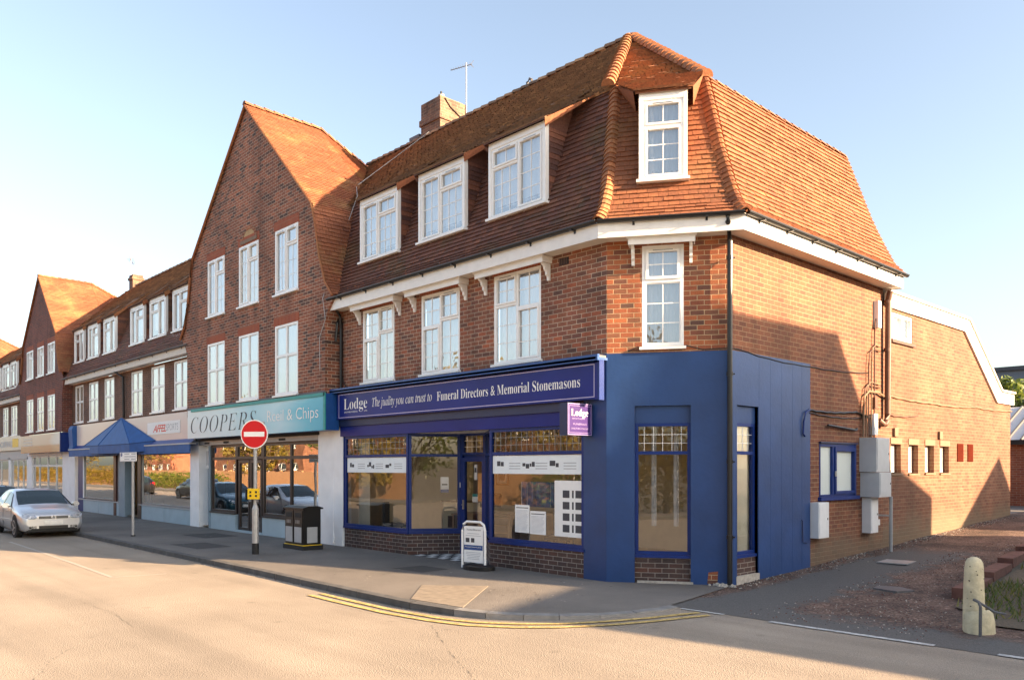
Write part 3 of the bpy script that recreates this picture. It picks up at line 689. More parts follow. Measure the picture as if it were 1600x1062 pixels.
# ---- mansard terrace pieces
PROF = [(-.36,5.88),(-.16,6.10),(.03,6.50),(.28,7.10),(.54,7.85),(.80,8.60)]
def inset(z, dz=0):
    for (i0, z0), (i1, z1) in zip(PROF, PROF[1:]):
        if z0+dz <= z <= z1+dz: return i0+(i1-i0)*(z-z0-dz)/(z1-z0)
    return .8
def gutter(mb, fr, u0, u1, zt, d=.36, mat='black_plastic', brk=.95):
    n = 7; r = .055
    prof = [(d+.05+r*math.cos(math.pi*(1+k/n)), zt+r*math.sin(math.pi*(1+k/n))*.95) for k in range(n+1)]
    for k in range(n): mb.q([fr.P(u0,*prof[k]), fr.P(u1,*prof[k]), fr.P(u1,*prof[k+1]), fr.P(u0,*prof[k+1])], mat, smooth=True)
    mb.box(u0, u1, d+.05+r-.006, d+.05+r+.004, zt-.012, zt+.004, mat, fr)
    k = max(1, int((u1-u0)/brk))
    for i in range(k):
        u = u0+(i+.5)*(u1-u0)/k; mb.box(u-.018, u+.018, d-.01, d+.115, zt-.062, zt-.045, mat, fr); mb.box(u-.018, u+.018, d+.0, d+.012, zt-.1, zt, mat, fr)
def dormer(parent, fr, u0, u1, z0, z1, dz, tm, cells, df=-.06, wide=.5, roof=True, label=None):
    """cheeks, swept roof and white window of one dormer; fr is the eaves wall frame, d inwards negative"""
    b = MB(); P = fr.P; e = .05
    zs = [z0-.05, z0+.25, z0+.6, z0+1.0, z1+.05]
    for s, u in ((-1, u0-e), (1, u1+e)):
        for k in range(len(zs)-1):
            a, c = zs[k], zs[k+1]; n_ = max(1, round((c-a)/.105))
            for j in range(n_):
                za, zb = a+(c-a)*j/n_, a+(c-a)*(j+1)/n_; r = random.random()
                b.q([P(u+s*.008, df, za), P(u+s*.02, -inset(za, dz)-.1, za), P(u, -inset(zb, dz)-.1, zb), P(u, df, zb)], tm, rnd=r)
                b.q([P(u+s*.008, df, za), P(u+s*.02, -inset(za, dz)-.1, za), P(u, -inset(za, dz)-.1, za), P(u, df, za)], tm, rnd=r*.3)
    zt = z1+.13; zb_ = 8.60+dz; back = 1.25; zk = zb_+(back-.8)*.95
    o = .07
    if roof: tiles(b, [P(u0-e-o, -df*0+.07, zt), P(u0-e-o*2, -.45, zt+.33), P(u0-e-.14, -back, zk)], [P(u1+e+o, .07, zt), P(u1+e+o*2, -.45, zt+.33), P(u1+e+.14, -back, zk)], .10, .17, 'tile_top')
    if not roof:
        tiles(b, [P(u0-e-.10, .09, zt+.02), (-.46,.76,8.64)], [P(u1+e+.10, .09, zt+.02), (.88,1.52,8.64)], .09, .165, 'tile_hip', lift=.03, jit=.012)
        for q0, q1 in ((P(u0-e-.10,.085,zt), (-.46,.76,8.62)), (P(u1+e+.10,.085,zt), (.88,1.52,8.62))): b.q([q0, q1, Vector(q0)-fr.n*.75-Vector((0,0,.02))], tm)
    b.q([P(u0-e-o, .065, zt-.03), P(u1+e+o, .065, zt-.03), P(u1+e+o*2, -.45, zt+.30), P(u0-e-o*2, -.45, zt+.30)] if roof else [P(u0-e-.10,.085,zt), P(u1+e+.10,.085,zt), (.86,1.5,8.58), (-.44,.76,8.58)], tm)
    b.q([P(u0-e-o, .065, zt-.03), P(u1+e+o, .065, zt-.03), P(u1+e+o, .065, zt+.01), P(u0-e-o, .065, zt+.01)], tm, rnd=.2)
    for s, u in ((1, u1+e), (-1, u0-e)) if roof else ():      # swept side gussets
        k_ = wide*1.25 if s > 0 else wide*.4
        A = P(u+s*o, .06, zt-.005); D = P(u+s*k_, -.80, zb_+.04); E_ = P(u+s*.03, .02, zt-.15); Bm = P(u+s*.13, -.74, zb_+.05)
        b.q([A, D, E_] if s > 0 else [E_, D, A], 'tile_gable', rnd=.6)
        if s > 0: tiles(b, [A, Bm], [A.lerp(D,.04), D], .10, .17, 'tile_top', lift=.02)
        else: tiles(b, [A.lerp(D,.04), D], [A, Bm], .10, .17, 'tile_top', lift=.02)
        b.q([A, E_, P(u, df, zt-.1)], tm, rnd=.4)
        for h0, h1 in ((0,.33),(.33,.66),(.66,1)):     # cheek tiles up to the roof
            a0, c0 = P(u+s*.004, df, z1+.03), P(u+s*.004, -inset(z1, dz)-.02, z1+.03); a1, c1 = P(u+s*.02, .04, zt-.02), P(u+s*.02, -.80, zb_+.02)
            b.q([a0.lerp(a1,h0), c0.lerp(c1,h0), c0.lerp(c1,h1), a0.lerp(a1,h1)], tm, rnd=.35+.3*h0)
    b.box(u0-.06, u1+.06, -df*0+df-.03, df+.045, z1+.061, zt-.01, 'upvc', fr)
    bx = b.build('dormer', parent)
    w = window(parent, fr, u0, u1, z0, z1, cells, d=df+.0, surround=.06, sill=.05, label=label)
    return w

def roof_front(parent, x0, x1, dz, expo=.10, tw=.165, lower='tile_front', upper='tile_top', yr=3.43, zr=11.1, back=True, tex=.09):
    b = MB(); cl = [(x0, i, z+dz) for i, z in PROF]; cr = [(x1, i, z+dz) for i, z in PROF]
    tiles(b, cl, cr, expo, tw, lower); b.build('mansard_slope', parent)
    return (x0, x1)
def upper_slope(b, cl, cr, expo=.095, tw=.165, mat='tile_top'): tiles(b, cl, cr, expo, tw, mat, lift=.036, jit=.016, gap=.012, butt=1.1)

# ================================================================ CORNER BUILDING
cb = thing('corner_building', 'brick corner building with painted blue ground floor, chamfered corner and brown tiled mansard roof', 'building', (0, 3, 0))
FF = Fr(0, 0, 1, 0)                       # front, street side
FC = Fr(0, 0, 1.65, 1.13)                 # chamfer (2.0 m long)
FS = Fr(1.65, 0, 0, 1)                    # side along the alley: u is y
CL = 2.0
b = MB()
wall(b, FF, -8.38, 0, 3.45, 5.62, [(-7.37,-6.11,3.84,5.5), (-5.11,-3.84,3.84,5.5), (-2.80,-1.54,3.84,5.52)], 'brick_front')
b.q([(-8.38,0,0),(-8.38,-.0,0),(-8.38,-.0,5.6),(-8.38,0,5.6)], 'brick_front')
b.build('front_wall', cb)
b = MB()
wall(b, FC, 0, CL, 0, 5.62, [(.46,1.36,.0,2.90), (.58,1.25,3.86,5.52)], 'brick_corner', depth=.12)
b.build('corner_wall', cb)
b = MB()
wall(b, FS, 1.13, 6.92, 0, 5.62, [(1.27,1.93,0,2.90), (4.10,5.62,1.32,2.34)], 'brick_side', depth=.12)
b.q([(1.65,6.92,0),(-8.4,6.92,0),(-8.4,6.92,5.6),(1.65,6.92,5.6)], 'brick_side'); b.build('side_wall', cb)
# string of bricks on end over upper windows + air brick
for u0, u1 in ((-7.42,-6.06), (-5.16,-3.79), (-2.85,-1.49)): b = MB(); b.box(u0, u1, -.004, .006, 5.52, 5.60, 'brick_red', FF); b.build('brick_lintel', cb)
b = MB(); b.box(-1.08, -.86, 0, .012, 5.42, 5.54, 'black_matt', FF)
for i in range(5): b.box(-1.07+.042*i, -1.055+.042*i, .012, .018, 5.43, 5.53, 'brown_pipe', FF)
b.build('air_brick', cb)
# eaves: soffit, fascia, gutter round three sides
def hipA(i): return (-.5625*i, i) if i > 0 else (-.3096*i, i)
def hipB(i): return (1.65-i, 1.13+.5375*i) if i > 0 else (1.65-i, 1.13+.527*i)
YE = 7.12
b = MB(); o_ = -.34; A0, B0 = hipA(o_), hipB(o_)
zs, zf = 5.62, 5.86
b.q([(-8.3,0.0,zs),(0,0,zs),(A0[0],A0[1],zs),(-8.3,o_,zs)], 'cream_soffit'); b.q([(0,0,zs),(1.65,1.13,zs),(B0[0],B0[1],zs),(A0[0],A0[1],zs)], 'cream_soffit')
b.q([(1.65,1.13,zs),(1.65,YE,zs),(1.65-o_,YE,zs),(B0[0],B0[1],zs)], 'cream_soffit')
pth = [(-8.3,o_), A0, B0, (1.65-o_,YE), (1.3,YE)]
for p, q in zip(pth, pth[1:]): b.q([(p[0],p[1],zs-.02),(q[0],q[1],zs-.02),(q[0],q[1],zf),(p[0],p[1],zf)], 'fascia_white')
b.q([(-8.3,o_,zs-.02),(-8.3,0,zs-.02),(-8.3,0,zf),(-8.3,o_,zf)], 'fascia_white')
b.build('eaves_fascia', cb)
b = MB(); gutter(b, FF, -8.3, A0[0]+.02, 5.875, .34); La = (Vector(B0)-Vector(A0)).length
FCo = Fr(A0[0]-.565*(-o_)*0, A0[1], 1.65, 1.13); gutter(b, Fr(A0[0], A0[1], B0[0]-A0[0], B0[1]-A0[1]), 0, La, 5.875, 0.0); gutter(b, FS, B0[1], YE+.05, 5.875, .34, brk=.85)
b.build('gutter', cb)
# canopy hoods over the first-floor windows
def hood(u0, u1, fr, z=5.60):
    b = MB(); b.box(u0, u1, .0, .26, z-.03, z+.01, 'fascia_white', fr); b.box(u0+.01, u1-.01, .225, .25, z-.11, z-.03, 'fascia_white', fr); b.box(u0-.02, u1+.02, .24, .275, z-.015, z+.03, 'fascia_white', fr)
    b.box(u0+.01, u0+.035, .0, .225, z-.10, z-.03, 'fascia_white', fr); b.box(u1-.035, u1-.01, .0, .225, z-.10, z-.03, 'fascia_white', fr)
    for u in (u0+.05, u1-.10):
        pr = [(0,z-.40),(.04,z-.40),(.05,z-.33),(.085,z-.30),(.09,z-.25),(.13,z-.21),(.14,z-.16),(.19,z-.13),(.20,z-.10),(0,z-.10)]
        b.prism([fr.P(u, d_, z_) for d_, z_ in pr], fr.t*.05, 'fascia_white')
    b.build('window_hood', cb)
hood(-7.55, -5.80, FF); hood(-5.40, -3.55, FF); hood(-3.10, -1.25, FF); hood(.36, 1.44, FC)
# first-floor windows
window(cb, FF, -7.37, -6.11, 3.84, 5.5, mirror([(0,.5,.66,1,2,2,1), (.5,1,.60,1,2,2,0), (0,.5,0,.66,2,3,0), (.5,1,0,.60,2,3,1)]), back='net', d=-.03)
window(cb, FF, -5.11, -3.84, 3.84, 5.5, [(0,.5,.60,1,2,2,0), (.5,1,.66,1,2,2,1), (0,.5,0,.60,2,3,1), (.5,1,0,.66,2,3,0)], d=-.03)
window(cb, FF, -2.80, -1.54, 3.84, 5.52, [(0,.5,.66,1,2,2,1), (.5,1,.60,1,2,2,0), (0,.5,0,.66,2,3,0), (.5,1,0,.60,2,3,1)], d=-.03)
window(cb, FC, .58, 1.25, 3.86, 5.52, NARROW, d=-.03, bw=.055, sash=.05)
# roof
fl = [(-9.3, i, z) for i, z in PROF]; ha = [(*hipA(i), z) for i, z in PROF]; hb_ = [(*hipB(i), z) for i, z in PROF]
ha[-1] = (-.45, .8, 8.6); hb_[-1] = (.85, 1.56, 8.6)
sr = [(1.65-i, YE-.26*(i+.36)/1.16, z) for i, z in PROF]
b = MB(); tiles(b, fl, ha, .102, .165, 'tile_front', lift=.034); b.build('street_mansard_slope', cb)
b = MB(); tiles(b, ha, hb_, .105, .165, 'tile_side'); b.build('corner_mansard_slope', cb)
b = MB(); tiles(b, hb_, sr, .102, .165, 'tile_side', lift=.034)
for k in range(len(sr)-1):      # hanging tiles on the rear end
    b.q([sr[k], sr[k+1], (-8, sr[k+1][1], sr[k+1][2]), (-8, sr[k][1], sr[k][2])], 'tile_side')
b.build('side_mansard_slope', cb)
AP = (-2.3, 3.43, 11.1)
b = MB(); upper_slope(b, [(-12.4,.74,8.56),(-12.4,3.43,11.1)], [(-.45,.74,8.56), AP])
upper_slope(b, [(-.45,.78,8.57), AP], [(.85,1.54,8.57), AP], mat='tile_hip')
upper_slope(b, [(.85,1.54,8.57), AP], [(.87,6.84,8.57), (-2.3,6.84,11.1)], mat='tile_side')
b.q([(-12.4,3.43,11.09),(-2.3,3.43,11.09),(-2.3,6.84,11.08),(-4.6,6.84,8.6),(-12.4,6.84,8.6)], 'tile_top')
b.q([(.87,6.84,8.57),(-2.3,6.84,11.09),(-4.6,6.84,8.6)], 'tile_side')
b.build('upper_roof', cb)
b = MB(); ridge_tiles(b, [(-12.4,3.43,11.11), (-2.3,3.43,11.11)], .11, .3, 'tile_top', 0.03); b.build('ridge_tiles', cb)
b = MB(); ridge_tiles(b, [(-.5,.62,8.60), (-2.25,3.36,11.1)], .12, .24, 'tile_hip', .035); ridge_tiles(b, [(.93,1.50,8.55), (-2.2,3.43,11.12)], .12, .24, 'tile_hip', .035)
bonnet(b, ha, .15, .10, 'tile_hip'); bonnet(b, hb_, .14, .10, 'tile_side'); b.build('hip_tiles', cb)
b = MB(); bonnet(b, [Vector(p)+Vector((0,.02,0)) for p in sr], .05, .10, 'tile_side'); ridge_tiles(b, [(.85,1.6,8.58), (.87,6.86,8.58)], .05, .3, 'tile_side', .02); b.build('verge_tiles', cb)
# dormers
dormer(cb, Fr(0,0), -7.46, -6.06, 6.66, 7.98, 0, 'tile_front', DORM); dormer(cb, Fr(0,0), -5.18, -3.76, 6.66, 7.98, 0, 'tile_front', DORM)
dormer(cb, Fr(0,0), -2.92, -1.50, 6.66, 7.98, 0, 'tile_front', mirror(DORM))
dormer(cb, FC, .59, 1.25, 6.60, 7.90, 0, 'tile_side', NARROW_D, df=-.02, wide=.18, roof=False)
# chimney behind the ridge
b = MB(); b.box(-9.9, -9.02, 3.55, 4.5, 10.2, 11.55, 'brick_chimney'); b.box(-9.94, -8.98, 3.51, 4.54, 11.55, 11.72, 'brick_chimney'); b.box(-9.9, -9.02, 3.55, 4.5, 11.72, 12.18, 'brick_chimney')
b.box(-9.82, -9.1, 3.63, 4.42, 12.18, 12.23, 'lichen_mortar'); ch = b.build('chimney', cb)
b = MB(); b.cyl((-9.42,3.9), .05, 12.22, 12.38, 'galv', 10); b.cyl((-9.42,3.9), .09, 12.38, 12.42, 'galv', 10)
for a in (0, 1.57, 3.14, 4.7): b.tube([(-9.42,3.9,12.3),(-9.42+.15*math.cos(a),3.9+.15*math.sin(a),12.26)], .008, 'galv', 5)
b.tube([(-9.42,3.9,12.42),(-9.42,3.9,12.52)], .03, 'black_matt', 6); b.build('flue_cowl', ch)
b = MB(); b.tube([(-9.0,3.7,12.15),(-9.0,3.9,11.95),(-9.0,4.2,11.8),(-9.0,4.44,11.7)], .015, 'black_plastic', 6); b.build('cable', ch)
b = MB(); b.cyl((-10.45,3.75), .05, 10.8, 11.42, 'lead', 10)
b.prism([(-10.68,3.7,11.42),(-10.2,3.7,11.42),(-10.2,3.9,11.42),(-10.68,3.9,11.42)], (0,0,.09), 'lead'); b.build('flue_terminal', cb)
b = MB(); b.cyl((-12.0,3.8), .05, 10.8, 11.42, 'lead', 10); b.build('soil_vent_pipe', cb)
b = MB(); b.tube([(-5.5,3.5,11.1),(-5.5,3.5,11.3),(-5.42,3.5,11.36),(-5.34,3.5,11.3)], .035, 'lead', 8); b.build('ridge_vent', cb)
# downpipes
b = MB(); p = FC.P(1.93,.35,5.8); q = FC.P(1.97,.10,5.50)
bx, by = q.x, q.y
b.tube([(p.x,p.y,5.84),(p.x,p.y,5.74),(q.x,q.y,5.50),(q.x,q.y,4.9),(q.x,q.y,0.02)], .042, 'black_plastic', 12)
for z in (5.2, 3.35, 1.95, .75): b.tube([(q.x,q.y,z),(q.x,q.y,z+.06)], .054, 'black_plastic', 12); b.tube([(q.x-.08,q.y+.03,z+.03),(q.x+.06,q.y+.05,z+.03)], .012, 'black_plastic', 6)
b.build('downpipe', cb)
b = MB(); b.tube([(1.80,6.93,5.55),(1.76,6.93,5.35),(1.74,6.93,3.0),(1.74,6.90,2.86),(1.74,6.80,2.78),(1.74,6.70,2.78),(1.70,6.6,2.86)], .06, 'brown_pipe', 12)
for z in (5.3, 4.3, 3.3): b.tube([(1.74,6.93,z),(1.74,6.93,z+.07)], .072, 'brown_pipe', 12)
b.build('soil_pipe', cb)
b = MB(); b.tube([(-8.2,-.3,5.75),(-8.22,-.10,5.5),(-8.24,-.06,5.2),(-8.24,-.06,3.75)], .035, 'black_plastic', 10)
b.tube([(-8.22,-.1,5.5),(-8.3,-.12,5.35),(-8.33,-.15,4.9)], .03, 'black_plastic', 8); b.build('downpipe', cb)
# ---------------- ground floor: painted cladding
b = MB()
wall(b, FC, -.012, CL+.012, 0, 3.77, [(.46,1.36,0,2.90)], 'blue_paint', depth=.16, d=.015)
b.box(.46, 1.36, -.09, -.05, 2.62, 2.90, 'blue_paint', FC)
wall(b, FS, 1.125, 3.73, 0.0, 3.77, [(1.27,1.93,0,2.90)], 'blue_paint', depth=.16, d=.015)
b.box(1.27, 1.93, -.09, -.05, 2.62, 2.90, 'blue_paint', FS)
wall(b, FF, -.50, .01, 0, 3.77, [], 'blue_paint', d=.015)
b.q([(-.5,-.015,0),(-.5,.25,0),(-.5,.25,3.0),(-.5,-.015,3.0)], 'blue_paint')
b.q([FS.P(3.73,0,0),FS.P(3.73,.015,0),FS.P(3.73,.015,3.77),FS.P(3.73,0,3.77)], 'blue_paint')
b.q([FC.P(0,0,3.77),FC.P(CL,0,3.77),FC.P(CL,.015,3.77),FC.P(0,.015,3.77)], 'blue_paint'); b.q([FS.P(1.13,0,3.77),FS.P(3.73,0,3.77),FS.P(3.73,.015,3.77),FS.P(1.13,.015,3.77)], 'blue_paint')
for u in (1.95, 2.32, 2.70, 3.08, 3.42): b.box(u-.002, u+.002, .015, .0165, (2.9 if u < 1.96 else .08), 3.76, 'blue_paint', FS)
for z in (2.62, 1.85, 1.0): b.box(1.97, 3.72, .015, .0165, z-.002, z+.002, 'blue_paint', FS)
b.build('painted_cladding', cb)
b = MB(); wall(b, FC, .46, 1.36, 0, .46, [], 'brick_plinth', d=-.04); b.box(.50, 1.40, -.02, .03, -.02, .035, 'rubble', FC); b.build('brick_plinth', cb)
b = MB(); wall(b, FS, 1.27, 1.93, 0, .46, [], 'brick_plinth', d=-.04); b.box(1.25, 1.96, -.03, .02, -.02, .13, 'rubble', FS); b.build('brick_plinth', cb)
b = MB(); b.prism([FC.P(1.62,.016,.02), FC.P(1.78,.016,.0), FC.P(1.79,.016,.22), FC.P(1.64,.016,.2)], FC.n*.006, 'brick_corner'); b.build('chipped_corner', cb)
def shopframe(parent, fr, u0, u1, z0, z1, us=(), zs=(), d=-.06, w=.055, mat='blue_frame', gl='glass_shop', name='shop_window', lattice=None, dep=.035, label=None, sillw=.0):
    b = MB(); g = MB(); U = [u0, *us, u1]; Z = [z0, *zs, z1]
    b.box(u0, u0+w, d-dep, d+dep, z0, z1, mat, fr); b.box(u1-w, u1, d-dep, d+dep, z0, z1, mat, fr); b.box(u0+w, u1-w, d-dep, d+dep, z0, z0+w, mat, fr); b.box(u0+w, u1-w, d-dep, d+dep, z1-w, z1, mat, fr)
    for x in us: b.box(x-w/2, x+w/2, d-dep, d+dep-.002, z0+w, z1-w, mat, fr)
    for z in zs:
        for a, c in zip(U, U[1:]): b.box(a+(w if a == u0 else w/2), c-(w if c == u1 else w/2), d-dep, d+dep-.004, z-w/2, z+w/2, mat, fr)
    g.q([fr.P(u0+w/2,d,z0+w/2), fr.P(u1-w/2,d,z0+w/2), fr.P(u1-w/2,d,z1-w/2), fr.P(u0+w/2,d,z1-w/2)], gl)
    if lattice:
        lz0, lz1, du, dzz, lm = lattice; k = int((u1-u0)/du)
        for i in range(1, k): x = u0+(u1-u0)*i/k; b.box(x-.004, x+.004, d+.001, d+.007, lz0, lz1, lm, fr)
        z = lz0+dzz
        while z < lz1-.03: b.box(u0+w, u1-w, d+.001, d+.008, z-.004, z+.004, lm, fr); z += dzz
    if sillw: b.box(u0-.02, u1+.02, d-dep, d+dep+sillw, z0-.05, z0-.001, mat, fr)
    o = b.build(name, parent); 
    if label: o['label'] = label
    g.build('glass', o); return o
shopframe(cb, FC, .46, 1.36, .46, 2.62, zs=(2.13,), d=-.09, lattice=(2.15, 2.58, .15, .14, 'upvc'), sillw=.04)
shopframe(cb, FS, 1.27, 1.93, .46, 2.62, zs=(2.13,), d=-.09, lattice=(2.15, 2.58, .15, .14, 'upvc'), sillw=.04)
# side window, blue frame, frosted
b = MB(); b.box(4.10,4.14,-.09,.01,1.34,2.34,'blue_frame',FS); b.box(5.56,5.62,-.09,.02,1.34,2.34,'blue_frame',FS); b.box(4.14,5.56,-.09,.015,2.28,2.34,'blue_frame',FS); b.box(4.14,5.56,-.09,.012,1.34,1.38,'blue_frame',FS)
b.box(4.60,4.68,-.09,.02,1.38,2.28,'blue_frame',FS); b.box(4.68,5.56,-.06,.04,2.20,2.278,'blue_frame',FS); b.box(4.68,5.56,-.06,.04,1.382,1.44,'blue_frame',FS); b.box(4.682,4.74,-.06,.04,1.44,2.20,'blue_frame',FS); b.box(5.5,5.558,-.06,.04,1.44,2.20,'blue_frame',FS)
b.box(4.05,5.68,-.09,.07,1.27,1.338,'blue_frame',FS); b.box(4.08,5.64,0,.05,2.342,2.37,'blue_dark',FS)
sw = b.build('window', cb, label='blue framed frosted window low on the side wall')
b = MB(); b.q([FS.P(4.1,-.03,1.34),FS.P(5.6,-.03,1.34),FS.P(5.6,-.03,2.32),FS.P(4.1,-.03,2.32)], 'glass_frost'); b.build('glass', sw)
b = MB(); b.box(4.66,4.70,.04,.06,1.72,1.82,'stainless',FS); b.build('handle', sw)
# street shopfront: windows, splayed entrance
P1x, P1y = -4.98, .95
FSP = Fr(-5.62, 0, P1x+5.62, P1y); Ls = math.hypot(P1x+5.62, P1y)
FD = Fr(P1x, P1y, 1, 0); FR2 = Fr(-4.15, .95, -2.93+4.15, -.95); Lr = math.hypot(1.22, .95)
shopframe(cb, FF, -8.17, -5.60, .50, 2.62, zs=(2.15,), d=-.03, w=.06, lattice=(2.17,2.6,.17,.14,'alu'), sillw=.03, label='left display window beside the entrance')
shopframe(cb, FSP, .03, Ls, .50, 2.62, zs=(2.15,), d=-.03, w=.06, sillw=.02, label='splayed window of the entrance recess')
shopframe(cb, FF, -2.93, -.50, .50, 2.62, zs=(2.15,), d=-.03, w=.06, lattice=(2.17,2.6,.14,.14,'alu'), sillw=.03, label='right display window full of posters')
shopframe(cb, FR2, .03, Lr-.03, .50, 2.62, zs=(2.15,), d=-.03, w=.06)
dr = shopframe(cb, FD, .06, .80, .06, 2.10, d=-.04, w=.085, name='door', gl='glass_shop')
shopframe(cb, FD, .06, .80, 2.16, 2.62, d=-.04, w=.05, name='door_fanlight', lattice=(2.2,2.6,.13,.13,'upvc'))
b = MB(); b.box(.10,.13,-.005,.02,.98,1.18,'stainless',FD); b.tube([FD.P(.115,.03,1.08),FD.P(.115,.06,1.08),FD.P(.2,.06,1.08)], .009, 'stainless', 8); b.build('handle', dr)
b = MB(); b.box(.62-.68,.69-.68,-.01,.012,1.45,1.56,'sign_white',FD); b.build('door_bell', cb)
b = MB(); b.box(-.03,.06,-.10,.0,0,2.62,'blue_frame',FD); b.box(.80,.86,-.10,.0,0,2.62,'blue_frame',FD); b.box(.06,.80,-.10,-.06,2.10,2.16,'blue_frame',FD)
b.build('entrance_frame', cb)
b = MB(); b.box(-8.22,-8.17,-.08,.02,0.50,2.62,'blue_frame',FF); b.build('window_jamb', cb)
b = MB(); wall(b, FF, -8.17, -5.62, 0, .45, [], 'brick_plinth', d=-.0); wall(b, FSP, 0, Ls, 0, .45, [], 'brick_plinth', d=-.0); b.build('stall_riser', cb)
b = MB(); wall(b, FF, -2.93, -.50, 0, .45, [], 'brick_plinth', d=-.0); wall(b, FR2, 0, Lr, 0, .45, [], 'brick_plinth', d=-.0); b.build('stall_riser', cb)
b = MB(); b.q([(-5.6,.02,.006),(-2.95,.02,.006),(-4.1,.99,.006),(-5.0,.99,.006)], 'checker'); b.build('checkered_step', cb)
b = MB(); b.box(-8.3,-.49,-.1,.035,2.62,3.0,'blue_dark',FF); b.box(-8.3,-.7,.035,.09,2.86,3.02,'blue_dark',FF); b.box(-8.3,-.49,.035,.045,2.62,2.86,'navy_sign',FF)
b.q([(-8.2,0.02,2.62),(-.5,.02,2.62),(-.5,1.6,2.62),(-8.2,1.6,2.62)], 'ceiling_white')
b.box(-8.35,.02,-.02,.30,3.66,3.70,'blue_top',FF); b.box(-8.36,.06,.25,.30,3.64,3.74,'blue_top',FF); b.box(-8.3,0,-.02,.24,3.70,3.74,'lead',FF)
b.build('shopfront_lintel', cb)
b = MB(); b.box(-8.62,-8.20,-.2,.04,0,3.62,'white_dirty',FF); b.build('pilaster', cb)
# room inside
b = MB()
b.q([(-8.3,.05,.05),(-5.6,.05,.05),(-5.0,1.0,.05),(-5.0,6,.05),(-8.3,6,.05)], 'floor_tan'); b.q([(-5.0,1.0,.05),(-4.12,1.0,.05),(-4.12,6,.05),(-5.0,6,.05)], 'floor_tan'); b.q([(-4.12,1.0,.05),(-2.9,.05,.05),(-.05,.05,.05),(1.52,1.2,.05),(1.52,6,.05),(-4.12,6,.05)], 'floor_tan'); b.q([(-8.3,.05,2.75),(-.05,.05,2.75),(1.52,1.2,2.75),(1.52,6,2.75),(-8.3,6,2.75)], 'ceiling_white')
b.q([(-8.3,4.6,.05),(1.6,4.6,.05),(1.6,4.6,2.75),(-8.3,4.6,2.75)], 'wall_cream'); b.q([(-8.25,.1,.05),(-8.25,6,.05),(-8.25,6,2.75),(-8.25,.1,2.75)], 'wall_cream')
b.build('interior', cb)

